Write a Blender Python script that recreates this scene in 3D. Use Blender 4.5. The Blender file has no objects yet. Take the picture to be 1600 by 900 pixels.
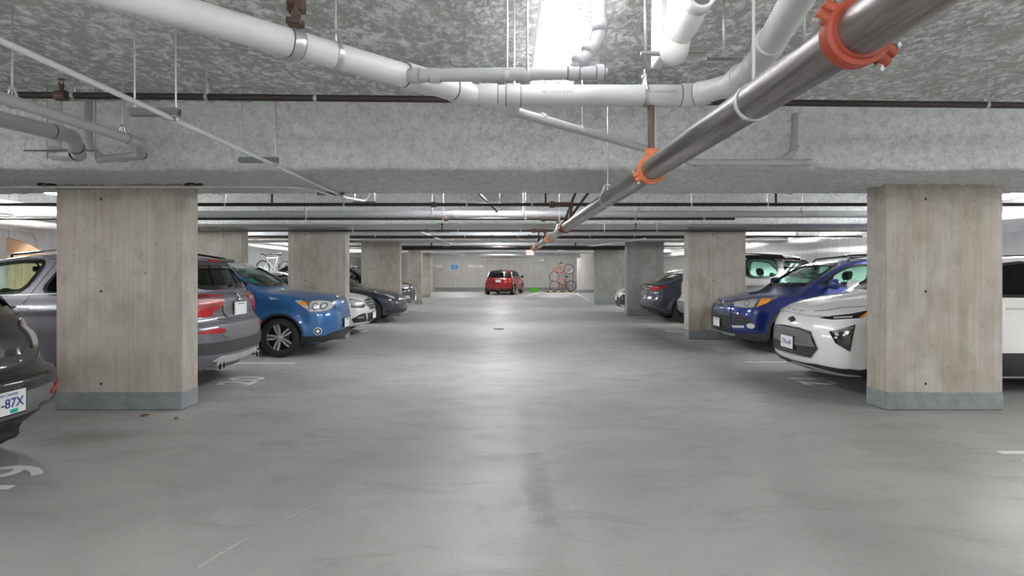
import bpy, math, random
import numpy as np
from mathutils import Vector, Matrix
from mathutils.geometry import delaunay_2d_cdt
random.seed(7)
rng = np.random.default_rng(7)
SC = bpy.context.scene
COL = SC.collection
PI = math.pi

# ------------------------------------------------------------------ materials
MATS = {}
def principled(name, color, rough=0.5, metal=0.0, coat=0.0, spec=0.5, emit=None, estr=0.0, trans=0.0, ior=1.45, coat_rough=0.03):
    if name in MATS: return MATS[name]
    m = bpy.data.materials.new(name); m.use_nodes = True
    b = m.node_tree.nodes['Principled BSDF']
    b.inputs['Base Color'].default_value = (*color, 1)
    b.inputs['Roughness'].default_value = rough
    b.inputs['Metallic'].default_value = metal
    b.inputs['Coat Weight'].default_value = coat
    b.inputs['Coat Roughness'].default_value = coat_rough
    b.inputs['Specular IOR Level'].default_value = spec
    b.inputs['Transmission Weight'].default_value = trans
    b.inputs['IOR'].default_value = ior
    if emit:
        b.inputs['Emission Color'].default_value = (*emit, 1)
        b.inputs['Emission Strength'].default_value = estr
    MATS[name] = m
    return m

class NT:
    """tiny node helper"""
    def __init__(s, m):
        s.m = m; s.t = m.node_tree; s.n = s.t.nodes; s.l = s.t.links
        s.b = s.n['Principled BSDF']
        s.tc = s.n.new('ShaderNodeTexCoord')
        s.geo = s.n.new('ShaderNodeNewGeometry')
    def mapping(s, src, scale=(1,1,1), loc=(0,0,0), rot=(0,0,0)):
        k = s.n.new('ShaderNodeMapping'); k.inputs['Scale'].default_value = scale
        k.inputs['Location'].default_value = loc; k.inputs['Rotation'].default_value = rot
        s.l.new(src, k.inputs['Vector']); return k.outputs[0]
    def noise(s, vec, scale, detail=4, rough=0.55, dist=0.0):
        k = s.n.new('ShaderNodeTexNoise'); k.inputs['Scale'].default_value = scale
        k.inputs['Detail'].default_value = detail; k.inputs['Roughness'].default_value = rough
        k.inputs['Distortion'].default_value = dist
        s.l.new(vec, k.inputs['Vector']); return k.outputs['Fac']
    def ramp(s, fac, stops, interp='LINEAR'):
        k = s.n.new('ShaderNodeValToRGB'); k.color_ramp.interpolation = interp
        e = k.color_ramp.elements
        while len(e) < len(stops): e.new(0.5)
        for i, (p, c) in enumerate(stops):
            e[i].position = p; e[i].color = (*c, 1) if len(c) == 3 else c
        s.l.new(fac, k.inputs[0]); return k.outputs[0]
    def mix(s, a, b, fac, mode='MIX'):
        k = s.n.new('ShaderNodeMix'); k.data_type = 'RGBA'; k.blend_type = mode; k.clamp_result = False
        for sock, v in ((k.inputs[6], a), (k.inputs[7], b), (k.inputs[0], fac)):
            if isinstance(v, (int, float)): sock.default_value = v
            elif isinstance(v, tuple): sock.default_value = (*v, 1) if len(v) == 3 else v
            else: s.l.new(v, sock)
        return k.outputs[2]
    def math(s, op, a, b=None, clamp=False):
        k = s.n.new('ShaderNodeMath'); k.operation = op; k.use_clamp = clamp
        for i, v in enumerate((a, b)):
            if v is None: continue
            if isinstance(v, (int, float)): k.inputs[i].default_value = v
            else: s.l.new(v, k.inputs[i])
        return k.outputs[0]
    def bump(s, h, strength=0.5, dist=0.01, normal=None):
        k = s.n.new('ShaderNodeBump'); k.inputs['Strength'].default_value = strength
        k.inputs['Distance'].default_value = dist
        s.l.new(h, k.inputs['Height'])
        if normal is not None: s.l.new(normal, k.inputs['Normal'])
        return k.outputs[0]
    def sep(s, vec):
        k = s.n.new('ShaderNodeSeparateXYZ'); s.l.new(vec, k.inputs[0]); return k.outputs
    def out(s, color=None, rough=None, normal=None):
        if color is not None: s.l.new(color, s.b.inputs['Base Color'])
        if rough is not None: s.l.new(rough, s.b.inputs['Roughness'])
        if normal is not None: s.l.new(normal, s.b.inputs['Normal'])

def pos(nt): return nt.geo.outputs['Position']

# ------------------------------------------------------------------ objects
def mesh_obj(name, verts, faces, mat=None, parent=None, smooth=True, autosmooth=None, loc=None, rot=None):
    me = bpy.data.meshes.new(name)
    me.from_pydata([tuple(map(float, v)) for v in verts], [], [tuple(int(i) for i in f) for f in faces])
    me.validate(clean_customdata=False); me.update()
    if smooth:
        me.shade_smooth()
        if autosmooth:
            try: me.set_sharp_from_angle(angle=math.radians(autosmooth))
            except Exception: pass
    if mat is not None: me.materials.append(mat)
    o = bpy.data.objects.new(name, me); COL.objects.link(o)
    if parent is not None: o.parent = parent
    if loc is not None: o.location = loc
    if rot is not None: o.rotation_euler = rot
    return o

def empty(name, loc=(0,0,0), rotz=0.0):
    o = bpy.data.objects.new(name, None); COL.objects.link(o)
    o.location = loc; o.rotation_euler = (0, 0, rotz); o.empty_display_size = 0.1
    return o

def tag(o, label, cat, group=None):
    o['label'] = label; o['category'] = cat
    if group: o['group'] = group
    return o

def struct(o):
    o['kind'] = 'structure'; return o

class MB:
    """collects simple shapes into one mesh"""
    def __init__(s): s.v = []; s.f = []
    def add(s, V, F):
        n = len(s.v); s.v += [tuple(p) for p in V]; s.f += [tuple(i + n for i in f) for f in F]; return s
    def box(s, a, b, bev=0.0):
        x0,y0,z0 = a; x1,y1,z1 = b
        if bev <= 0:
            V = [(x,y,z) for x in (x0,x1) for y in (y0,y1) for z in (z0,z1)]
            F = [(0,1,3,2),(4,6,7,5),(0,4,5,1),(2,3,7,6),(0,2,6,4),(1,5,7,3)]
            return s.add(V, F)
        r = min(bev, abs(x1-x0)/2.01, abs(y1-y0)/2.01, abs(z1-z0)/2.01)
        V = []; idx = {}
        for i,x in enumerate((x0,x1)):
            for j,y in enumerate((y0,y1)):
                for k,z in enumerate((z0,z1)):
                    sx = r if i==0 else -r; sy = r if j==0 else -r; sz = r if k==0 else -r
                    idx[i,j,k] = len(V)
                    V += [(x,y+sy,z+sz),(x+sx,y,z+sz),(x+sx,y+sy,z)]
        F = []
        def q(c, a): return idx[c]+a
        for i in (0,1): F.append([q((i,0,0),0),q((i,1,0),0),q((i,1,1),0),q((i,0,1),0)])
        for j in (0,1): F.append([q((0,j,0),1),q((1,j,0),1),q((1,j,1),1),q((0,j,1),1)])
        for k in (0,1): F.append([q((0,0,k),2),q((1,0,k),2),q((1,1,k),2),q((0,1,k),2)])
        for i in (0,1):
            for j in (0,1): F.append([q((i,j,0),0),q((i,j,1),0),q((i,j,1),1),q((i,j,0),1)])
        for i in (0,1):
            for k in (0,1): F.append([q((i,0,k),0),q((i,1,k),0),q((i,1,k),2),q((i,0,k),2)])
        for j in (0,1):
            for k in (0,1): F.append([q((0,j,k),1),q((1,j,k),1),q((1,j,k),2),q((0,j,k),2)])
        for i in (0,1):
            for j in (0,1):
                for k in (0,1): F.append([q((i,j,k),0),q((i,j,k),1),q((i,j,k),2)])
        return s.add(V, F)
    def tube(s, pts, r, n=12, cap=True, closed=False):
        pts = [np.array(p, float) for p in pts]
        R = r if hasattr(r, '__len__') else [r]*len(pts)
        m = len(pts); V = []; F = []
        prev = None
        for i, p in enumerate(pts):
            if closed: t = pts[(i+1)%m]-pts[i-1]
            elif i == 0: t = pts[1]-p
            elif i == m-1: t = p-pts[-2]
            else:
                a = pts[i]-pts[i-1]; b = pts[i+1]-pts[i]
                t = a/(np.linalg.norm(a)+1e-12)+b/(np.linalg.norm(b)+1e-12)
            t = t/(np.linalg.norm(t)+1e-12)
            if prev is None:
                up = np.array((0,0,1.)) if abs(t[2]) < .9 else np.array((1.,0,0))
                u = np.cross(t, up)
            else:
                u = prev-t*np.dot(prev, t)
            u /= np.linalg.norm(u)+1e-12; prev = u
            w = np.cross(t, u)
            for k in range(n):
                a = 2*PI*k/n
                V.append(p+R[i]*(math.cos(a)*u+math.sin(a)*w))
        for i in range(m if closed else m-1):
            j = (i+1) % m
            for k in range(n):
                l = (k+1) % n
                F.append((i*n+k, i*n+l, j*n+l, j*n+k))
        if cap and not closed:
            F.append(tuple(range(n))[::-1]); F.append(tuple((m-1)*n+k for k in range(n)))
        return s.add(V, F)
    def cyl(s, a, b, r, n=16, r2=None): return s.tube([a, b], [r, r if r2 is None else r2], n)
    def lathe(s, prof, o=(0,0,0), axis='y', n=32, closed=False):
        """prof = [(radius, height along axis)]"""
        V = []; F = []; m = len(prof)
        for r, h in prof:
            for k in range(n):
                a = 2*PI*k/n; c, d = r*math.cos(a), r*math.sin(a)
                p = {'x': (h, c, d), 'y': (c, h, d), 'z': (c, d, h)}[axis]
                V.append((p[0]+o[0], p[1]+o[1], p[2]+o[2]))
        for i in range(m if closed else m-1):
            j = (i+1) % m
            for k in range(n): F.append((i*n+k, i*n+(k+1)%n, j*n+(k+1)%n, j*n+k))
        if not closed:
            if prof[0][0] > 1e-6: F.append(tuple(range(n)))
            if prof[-1][0] > 1e-6: F.append(tuple((m-1)*n+k for k in range(n)))
        return s.add(V, F)
    def prism(s, poly, h0, h1, axis='z'):
        """extrude a 2D polygon"""
        n = len(poly); V = []
        for h in (h0, h1):
            for a, b in poly:
                V.append({'x': (h,a,b), 'y': (a,h,b), 'z': (a,b,h)}[axis])
        F = [tuple(range(n))[::-1], tuple(range(n, 2*n))]
        for i in range(n): F.append((i, (i+1)%n, n+(i+1)%n, n+i))
        return s.add(V, F)
    def sphere(s, c, r, n=16, m=10, scale=(1,1,1)):
        V = []; F = []
        for i in range(m+1):
            t = PI*i/m
            for k in range(n):
                a = 2*PI*k/n
                V.append((c[0]+r*scale[0]*math.sin(t)*math.cos(a), c[1]+r*scale[1]*math.sin(t)*math.sin(a), c[2]+r*scale[2]*math.cos(t)))
        for i in range(m):
            for k in range(n): F.append((i*n+k, (i+1)*n+k, (i+1)*n+(k+1)%n, i*n+(k+1)%n))
        return s.add(V, F)
    def torus(s, c, R, r, axis='y', n=40, m=12, a0=0, a1=2*PI):
        full = abs(a1-a0-2*PI) < 1e-6
        pts = []
        N = n if full else n+1
        for i in range(N):
            a = a0+(a1-a0)*i/n
            p = {'x': (0, math.cos(a), math.sin(a)), 'y': (math.cos(a), 0, math.sin(a)), 'z': (math.cos(a), math.sin(a), 0)}[axis]
            pts.append((c[0]+R*p[0], c[1]+R*p[1], c[2]+R*p[2]))
        return s.tube(pts, r, m, closed=full)
    def build(s, name, mat=None, parent=None, smooth=True, auto=35, **k):
        return mesh_obj(name, s.v, s.f, mat, parent, smooth, auto, **k)

def round_path(pts, rad=0.1, n=6):
    """fillet the corners of a polyline"""
    pts = [np.array(p, float) for p in pts]
    out = [pts[0]]
    for i in range(1, len(pts)-1):
        a = pts[i-1]-pts[i]; b = pts[i+1]-pts[i]
        la, lb = np.linalg.norm(a), np.linalg.norm(b)
        d = min(rad, la*.45, lb*.45)
        p0 = pts[i]+a/la*d; p1 = pts[i]+b/lb*d
        for k in range(n+1):
            t = k/n
            out.append((1-t)**2*p0+2*t*(1-t)*pts[i]+t*t*p1)
    out.append(pts[-1])
    return out

def copy_tree(o, parent=None):
    c = o.copy(); COL.objects.link(c)
    if parent is not None: c.parent = parent
    for ch in list(o.children): copy_tree(ch, c)
    return c

def text_geo(txt, size, extrude=0.0, bold=0.0, align='CENTER'):
    """returns verts (numpy) and faces of a text in its xy plane, centred"""
    cu = bpy.data.curves.new('txt', 'FONT'); cu.body = txt; cu.size = size
    cu.align_x = align; cu.align_y = 'CENTER'; cu.extrude = extrude; cu.offset = bold
    cu.resolution_u = 4
    ob = bpy.data.objects.new('txt', cu); COL.objects.link(ob)
    dg = bpy.context.evaluated_depsgraph_get()
    me = bpy.data.meshes.new_from_object(ob.evaluated_get(dg))
    V = np.array([v.co[:] for v in me.vertices]); F = [tuple(p.vertices) for p in me.polygons]
    bpy.data.objects.remove(ob); bpy.data.curves.remove(cu); bpy.data.meshes.remove(me)
    return V, F
LIGHT_E = 62.0
EXPOSURE = 1.27
# ------------------------------------------------------------------ car bodies as smooth solids
def chaikin(pts, it=2, closed=True, ratio=.25):
    P = np.array(pts, float)
    for _ in range(it):
        if closed: Q = np.roll(P, -1, 0); A, B = P, Q
        else: A, B = P[:-1], P[1:]
        N = np.empty((len(A)*2, 2)); N[0::2] = A*(1-ratio)+B*ratio; N[1::2] = A*ratio+B*(1-ratio)
        P = N if closed else np.vstack([P[:1], N, P[-1:]])
    return P

def poly_sdf(px, py, poly):
    px = np.asarray(px, np.float64); py = np.asarray(py, np.float64)
    d = np.full(px.shape, 1e9); ins = np.zeros(px.shape, bool)
    n = len(poly)
    for i in range(n):
        ax, ay = poly[i]; bx, by = poly[(i+1) % n]
        ex, ey = bx-ax, by-ay; L = ex*ex+ey*ey+1e-18
        wx, wy = px-ax, py-ay
        t = np.clip((wx*ex+wy*ey)/L, 0, 1)
        dx, dy = wx-ex*t, wy-ey*t
        d = np.minimum(d, dx*dx+dy*dy)
        if ay != by:
            c = ((ay > py) != (by > py)) & (px < ex*(py-ay)/(by-ay)+ax)
            ins ^= c
    d = np.sqrt(d)
    return np.where(ins, -d, d)

class P2:
    """2D outline: fast grid lookup and exact distance"""
    def __init__(s, poly, smooth=2, lo=(-2.9,-.1), hi=(2.9,2.1), h=.012):
        s.poly = chaikin(poly, smooth) if smooth else np.array(poly, float)
        s.lo = lo; s.h = h
        nx = int((hi[0]-lo[0])/h)+2; ny = int((hi[1]-lo[1])/h)+2
        gx = lo[0]+np.arange(nx)*h; gy = lo[1]+np.arange(ny)*h
        s.g = poly_sdf(*np.meshgrid(gx, gy, indexing='ij'), s.poly)
    def fast(s, x, y):
        u = np.clip((x-s.lo[0])/s.h, 0, s.g.shape[0]-1.001); v = np.clip((y-s.lo[1])/s.h, 0, s.g.shape[1]-1.001)
        i = u.astype(int); j = v.astype(int); fu = u-i; fv = v-j; g = s.g
        return (g[i,j]*(1-fu)+g[i+1,j]*fu)*(1-fv)+(g[i,j+1]*(1-fu)+g[i+1,j+1]*fu)*fv
    def __call__(s, x, y, exact): return poly_sdf(x, y, s.poly) if exact else s.fast(x, y)

def smax(a, b, k):
    h = np.maximum(k-np.abs(a-b), 0)/k
    return np.maximum(a, b)+h*h*k*.25
def smin(a, b, k):
    h = np.maximum(k-np.abs(a-b), 0)/k
    return np.minimum(a, b)-h*h*k*.25
def sstep(a, b, x):
    t = np.clip((x-a)/(b-a), 0, 1); return t*t*(3-2*t)

def interp(x, tab):
    t = np.array(tab, float); o = np.argsort(t[:,0]); t = t[o]
    # smooth monotone-ish interpolation through cubic hermite on a fine table
    xs = np.linspace(t[0,0], t[-1,0], 200)
    m = np.gradient(t[:,1], t[:,0])
    i = np.clip(np.searchsorted(t[:,0], xs, side='right')-1, 0, len(t)-2)
    h = t[i+1,0]-t[i,0]; u = (xs-t[i,0])/h
    ys = (2*u**3-3*u**2+1)*t[i,1]+(u**3-2*u**2+u)*h*m[i]+(-2*u**3+3*u**2)*t[i+1,1]+(u**3-u**2)*h*m[i+1]
    return np.interp(x, xs, ys)

class Car:
    """All outlines are given as (s, z): s = metres behind the front bumper. Local frame: x forward, y left, z up, origin under the middle."""
    def __init__(c, L, W, low, green, wf, wr, R, zb=1.0, tumble=.42, bowf=.22, bowr=.16, crown=.05,
                 plan=None, side=None, arch=.05, flare=.015, win=(), ws=None, rw=None, kl=.10, kg=.07, gi=0.045, hollow=True, hx=None, bowz=None, cabf=None):
        c.L, c.W, c.R = L, W, R
        c.sx = lambda s: L/2-s
        c.low = P2([(L/2-s, z) for s, z in low]); c.green = P2([(L/2-s, z) for s, z in green])
        c.xf, c.xr = L/2-wf, L/2-wr
        c.zb, c.tumble, c.bowf, c.bowr, c.crown = zb, tumble, bowf, bowr, crown
        c.plan = [(L/2-s, v) for s, v in (plan or [(0,.10),(.5,.03),(1.2,.0),(L-1.0,.0),(L-.4,.03),(L,.09)])]
        c.side = side or [(0,.10),(.18,.06),(.35,.015),(.6,0),(.85,.012),(1.1,.05),(1.6,.10)]
        c.Ra = R+arch; c.flare = flare; c.kl, c.kg, c.gi = kl, kg, gi
        c.win = [[(L/2-s, z) for s, z in w] for w in win]
        c.ws, c.rw = ws, rw
        c.hollow = hollow
        c.cabf = cabf
    def solid(c, x, y, z, exact=False, arches=False):
        W = c.W; y = np.abs(y)
        sf = sstep(.0, c.L*.38, x); sr = sstep(.0, c.L*.38, -x)
        yy = (y/W)**2.6
        xw = x+c.bowf*yy*sf-c.bowr*yy*sr
        zw = z+c.crown*(y/W)**2*sstep(.55, .95, z)
        a = c.low(xw, zw, exact)
        w = W-interp(x, c.plan)-interp(z, c.side)
        if c.flare:
            for xa in (c.xf, c.xr):
                r = np.hypot(x-xa, z-c.R)
                w = w+c.flare*np.exp(-((r-c.Ra-.02)/.055)**2)
        low = smax(a, y-w, c.kl)
        g1 = c.green(xw, zw, exact)
        wg = W-c.gi-c.tumble*np.maximum(z-c.zb, -.2)-interp(x, c.plan)*.9
        g = smax(g1, (y-wg)*.92, c.kg)
        f = smin(low, g, .035)
        if arches: f = c.cut_arch(f, x, y, z)
        return f
    def cut_arch(c, f, x, y, z):
        for xa in (c.xf, c.xr):
            r = np.maximum(np.hypot(x-xa, z-c.R)-c.Ra, (c.W-.30)-y)
            f = smax(f, -r, .012)
        return f
    def full(c, x, y, z, exact=False):
        s = c.solid(x, y, z, exact); y = np.abs(y)
        f = c.cut_arch(s, x, y, z)
        if c.hollow:
            xc = c.sx(c.cabf if c.cabf else 1.0)
            cab = np.maximum(np.maximum(s+.055, .42-z), np.maximum(x-xc, -x-c.L/2+.35))
            f = np.maximum(f, -cab)
            for wpoly in c.win:
                f = np.maximum(f, -np.maximum(poly_sdf(x, z, chaikin(wpoly, 2, ratio=.16)) if exact else c._wf(wpoly)(x, z, False), .35-y))
            for spec, sgn in ((c.ws, 1), (c.rw, -1)):
                if spec:
                    P = [(p, q) for p, q in spec['poly'] if p > 0]; P = chaikin(P+[(-p, q) for p, q in P[::-1]], 2, ratio=.16)
                    d = poly_sdf(y, z, np.vstack([P, ]))
                    f = np.maximum(f, -np.maximum(d, -(sgn*(x-c.sx(spec['s'])))))
        return f
    def _wf(c, w):
        if not hasattr(c, '_wc'): c._wc = {}
        k = id(w)
        if k not in c._wc: c._wc[k] = P2(chaikin(w, 2, ratio=.16), 0)
        return c._wc[k]
    def mesh(c, h=.026):
        x = np.arange(-c.L/2-.08, c.L/2+.08, h); y = np.arange(-h*1.5, c.W+.08, h); z = np.arange(.08, 2.0, h)
        zmax = max(c.green.poly[:,1].max(), c.low.poly[:,1].max())+.08
        z = z[z < zmax]
        X, Y, Z = np.meshgrid(x, y, z, indexing='ij')
        F = c.full(X, Y, Z)
        V, Q = surface_nets(F, (x[0], y[0], z[0]), h)
        # settle on the exact surface
        for it in range(3):
            e = .002
            f0 = c.full(*V.T, exact=True)
            gx = c.full(V[:,0]+e, V[:,1], V[:,2], exact=True)-f0
            gy = c.full(V[:,0], V[:,1]+e, V[:,2], exact=True)-f0
            gz = c.full(V[:,0], V[:,1], V[:,2]+e, exact=True)-f0
            G = np.stack([gx, gy, gz], 1)/e
            n2 = np.maximum((G*G).sum(1), .35)
            st = np.clip(f0/n2, -.5*h, .5*h)
            V = V-G*(st*.85)[:,None]
        # half -> snap the centre plane, mirror
        keep = (V[Q][:, :, 1].mean(1) > -h*.2)
        Q = Q[keep]
        V[V[:,1] < h*.55, 1] = np.where(V[V[:,1] < h*.55, 1] < h*.55, 0, 0)
        used = np.unique(Q); remap = -np.ones(len(V), int); remap[used] = np.arange(len(used)); V = V[used]; Q = remap[Q]
        on = V[:,1] <= 1e-9
        idx2 = np.where(on, np.arange(len(V)), 0)
        new = np.where(~on)[0]; idx2[new] = len(V)+np.arange(len(new))
        V2 = V[new]*np.array([1,-1,1]); Q2 = idx2[Q][:, ::-1]
        allon = on[Q].all(1)
        Q = Q[~allon]; Q2 = Q2[~allon]
        return np.vstack([V, V2]), np.vstack([Q, Q2])
    # --- projection of flat outlines on the skin
    def project(c, uv, view, side=1, hint=None):
        """view: 'side','front','rear','top' or an angle in degrees (0=front, 90=left side, 180=rear). uv=(u,z): u is y for front/rear, x for side"""
        uv = np.asarray(uv, float)
        if view == 'top':
            P = np.stack([uv[:,0], uv[:,1], np.full(len(uv), 2.2)], 1); D = np.array([0,0,-1.])
        else:
            a = {'front': 0, 'side': 90, 'rear': 180}.get(view, view)
            a = math.radians(a)
            out = np.array([math.cos(a), math.sin(a), 0])      # direction the viewer stands in
            if view == 'side': ax = np.array([1., 0, 0])
            elif view in ('front', 'rear'): ax = np.array([0, 1., 0])
            else: ax = np.array([-math.sin(a), math.cos(a), 0])
            P = uv[:, :1]*ax+np.array([0,0,1.])*uv[:, 1:]+out*3.2; D = -out
        P = P.copy()
        if view != 'top':
            for _ in range(14):                     # rays that pass over the roof are brought down on it
                t = np.zeros(len(P))
                for it in range(40):
                    t = np.minimum(t+c.solid(*(P+D*t[:, None]).T)*.85, 6)
                miss = np.abs(c.solid(*(P+D*t[:, None]).T)) > .02
                if not miss.any(): break
                P[miss, 2] += np.where(P[miss, 2] < .6, .012, -.012)
                hz = np.array([-D[1], D[0], 0]); u = P@hz
                P[miss] -= hz*(np.sign(u)*.012)[miss][:, None]
        t = np.zeros(len(P))
        for it in range(60):
            Q = P+D*t[:, None]
            f = c.solid(*Q.T, exact=(it > 53))
            t += f*(.8 if it < 54 else .6)
            t = np.minimum(t, 5.5)
        Q = P+D*t[:, None]; e = .003
        f0 = c.solid(*Q.T, exact=True)
        N = np.stack([c.solid(Q[:,0]+e, Q[:,1], Q[:,2], exact=True)-f0, c.solid(Q[:,0], Q[:,1]+e, Q[:,2], exact=True)-f0,
                      c.solid(Q[:,0], Q[:,1], Q[:,2]+e, exact=True)-f0], 1)
        N /= np.linalg.norm(N, axis=1)[:, None]+1e-12
        return Q, N
    def patch(c, uv, view='side', off=.004, thick=.008, grid=.05, smooth=0, mirror=True):
        """closed solid plate following the skin; returns V,F (both sides if mirror)"""
        P = chaikin(uv, smooth) if smooth else np.array(uv, float)
        # densify the boundary
        B = []
        for i in range(len(P)):
            a, b = P[i], P[(i+1) % len(P)]; n = max(1, int(np.linalg.norm(b-a)/grid+.5))
            for k in range(n): B.append(a+(b-a)*k/n)
        B = np.array(B); nb = len(B)
        gx = np.arange(P[:,0].min()+grid*.5, P[:,0].max(), grid); gy = np.arange(P[:,1].min()+grid*.5, P[:,1].max(), grid)
        if len(gx) and len(gy):
            G = np.stack(np.meshgrid(gx, gy, indexing='ij'), -1).reshape(-1, 2)
            G = G[poly_sdf(G[:,0], G[:,1], P) < -grid*.35]
        else: G = np.zeros((0, 2))
        pts = [Vector(p) for p in B]+[Vector(p) for p in G]
        edges = [(i, (i+1) % nb) for i in range(nb)]
        vs, es, fs, *_ = delaunay_2d_cdt(pts, edges, [], 1, 1e-6)
        uv2 = np.array([v[:] for v in vs])
        if len(fs) == 0: return np.zeros((0,3)), []
        Q, N = c.project(uv2, view)
        top = Q+N*off; bot = Q+N*(off-thick)
        n = len(top)
        # boundary edges of the triangulation
        cnt = {}
        for f in fs:
            for a, b in zip(f, list(f[1:])+[f[0]]): cnt[(a, b)] = cnt.get((a, b), 0)+1
        F = [tuple(f) for f in fs]+[tuple(i+n for i in f[::-1]) for f in fs]
        for (a, b) in cnt:
            if (b, a) not in cnt: F.append((b, a, a+n, b+n))
        V = np.vstack([top, bot])
        # orientation check
        f = fs[0]; nn = np.cross(top[f[1]]-top[f[0]], top[f[2]]-top[f[0]])
        if np.dot(nn, N[f[0]]) < 0: F = [g[::-1] for g in F]
        if mirror:
            V2 = V*np.array([1,-1,1]); m = len(V)
            return np.vstack([V, V2]), F+[tuple(i+m for i in g[::-1]) for g in F]
        return V, F
    def strip(c, uv, view='side', w=.01, off=.004, thick=.006, closed=False, mirror=True, step=.05, widths=None):
        """a ribbon along a polyline on the skin"""
        P = np.array(uv, float); B = []; n0 = len(P)
        for i in range(n0 if closed else n0-1):
            a, b = P[i], P[(i+1) % n0]; n = max(1, int(np.linalg.norm(b-a)/step+.5))
            for k in range(n): B.append(a+(b-a)*k/n)
        if not closed: B.append(P[-1])
        B = np.array(B); m = len(B)
        if closed: T = np.roll(B, -1, 0)-np.roll(B, 1, 0)
        else: T = np.gradient(B, axis=0)
        T /= np.linalg.norm(T, axis=1)[:, None]+1e-12
        Nn = np.stack([-T[:,1], T[:,0]], 1)
        ww = np.full(m, w) if widths is None else np.interp(np.linspace(0, 1, m), np.linspace(0, 1, len(widths)), widths)
        A = B+Nn*ww[:, None]/2; C2 = B-Nn*ww[:, None]/2
        QA, NA = c.project(A, view); QC, NC = c.project(C2, view)
        V = np.vstack([QA+NA*off, QC+NC*off, QC+NC*(off-thick), QA+NA*(off-thick)])
        F = []
        for i in range(m if closed else m-1):
            j = (i+1) % m
            for k in range(4):
                l = (k+1) % 4
                F.append((k*m+i, l*m+i, l*m+j, k*m+j))
        if not closed: F += [(0, m, 2*m, 3*m)[::-1], (m-1, 2*m-1, 3*m-1, 4*m-1)]
        f = F[0]; nn = np.cross(V[f[1]]-V[f[0]], V[f[2]]-V[f[0]])
        if np.dot(nn, NA[0]) < 0: F = [g[::-1] for g in F]
        if mirror:
            V2 = V*np.array([1,-1,1]); q = len(V)
            return np.vstack([V, V2]), F+[tuple(i+q for i in g[::-1]) for g in F]
        return V, F

def surface_nets(F, org, h):
    nx, ny, nz = F.shape
    S = F < 0
    c = np.zeros((nx-1, ny-1, nz-1), int)
    corners = [(i,j,k) for i in (0,1) for j in (0,1) for k in (0,1)]
    def sub(A, i, j, k): return A[i:nx-1+i, j:ny-1+j, k:nz-1+k]
    for i,j,k in corners: c += sub(S, i, j, k)
    act = (c > 0) & (c < 8)
    ids = -np.ones(act.shape, int); ii = np.argwhere(act); ids[act] = np.arange(len(ii))
    acc = np.zeros((len(ii), 3)); cnt = np.zeros(len(ii))
    vals = {q: F[ii[:,0]+q[0], ii[:,1]+q[1], ii[:,2]+q[2]] for q in corners}
    for a in corners:
        for ax in range(3):
            if a[ax]: continue
            b = list(a); b[ax] = 1; b = tuple(b)
            va, vb = vals[a], vals[b]
            m = (va < 0) != (vb < 0)
            t = np.where(m, va/np.where(m, va-vb, 1), 0)
            p = np.tile(np.array(a, float), (len(ii), 1)); p[:, ax] += t
            acc[m] += p[m]; cnt[m] += 1
    V = (ii+acc/cnt[:, None])*h+np.array(org)
    Q = []
    for ax in range(3):
        sl0 = [slice(1, -1)]*3; sl0[ax] = slice(0, -1)
        sl1 = [slice(1, -1)]*3; sl1[ax] = slice(1, None)
        A = S[tuple(sl0)]; B = S[tuple(sl1)]
        cr = np.argwhere(A != B)
        if len(cr) == 0: continue
        flip = A[cr[:,0], cr[:,1], cr[:,2]]
        base = cr.copy()
        o1, o2 = [(1,2),(2,0),(0,1)][ax]
        base[:, o1] += 1; base[:, o2] += 1
        def idc(d1, d2):
            q = base.copy(); q[:, o1] += d1; q[:, o2] += d2
            return ids[q[:,0], q[:,1], q[:,2]]
        a, b, cc, d = idc(-1,-1), idc(0,-1), idc(0,0), idc(-1,0)
        q = np.stack([a, b, cc, d], 1)
        q[~flip] = q[~flip][:, ::-1]
        q = q[(q >= 0).all(1)]
        Q.append(q)
    return V, np.vstack(Q)
# ------------------------------------------------------------------ car materials
def paint(name, col, metal=.35, rough=.38, coat=1.0):
    m = principled(name, col, rough, metal, coat, .5)
    return m
M_RUB = principled('tyre_rubber', (.018,.018,.019), .75)
M_PLAS = principled('black_plastic', (.022,.022,.024), .55)
M_CLAD = principled('grey_cladding', (.05,.05,.056), .6)
M_GLOSSB = principled('gloss_black', (.008,.008,.009), .12, coat=.6)
M_CHR = principled('chrome', (.75,.76,.78), .12, 1.0)
M_SILV = principled('silver_alloy', (.60,.61,.63), .32, .55)
M_DARKAL = principled('dark_alloy', (.05,.05,.055), .35, .8)
M_LAMP = principled('lamp_lens', (.62,.64,.67), .12, .35, coat=1.0)
M_LAMPD = principled('lamp_dark', (.17,.175,.19), .2, .5, coat=1.0)
M_LAMPW = principled('lamp_bulb', (.85,.87,.9), .1, .5, coat=1.0)
M_AMB = principled('lamp_amber', (.85,.27,.02), .2, coat=1.0)
M_RED = principled('lamp_red', (.40,.004,.009), .3, coat=.2)
M_REDD = principled('lamp_red_dark', (.26,.006,.010), .3, coat=.2)
M_PINK = principled('lamp_clear_pink', (.62,.42,.42), .15, coat=1.0)
M_SEAT = principled('seat_fabric', (.045,.045,.05), .8)
M_SEATG = principled('seat_grey', (.14,.14,.145), .8)
M_PLATE = principled('plate_white', (.80,.81,.82), .35)
M_BLUE = principled('plate_blue', (.03,.05,.22), .4)
M_TEAL = principled('decal_teal', (.0,.42,.33), .4)
M_REDT = principled('plate_red', (.5,.03,.04), .4)
M_GREY = principled('mid_grey_plastic', (.16,.16,.17), .5)
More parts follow.
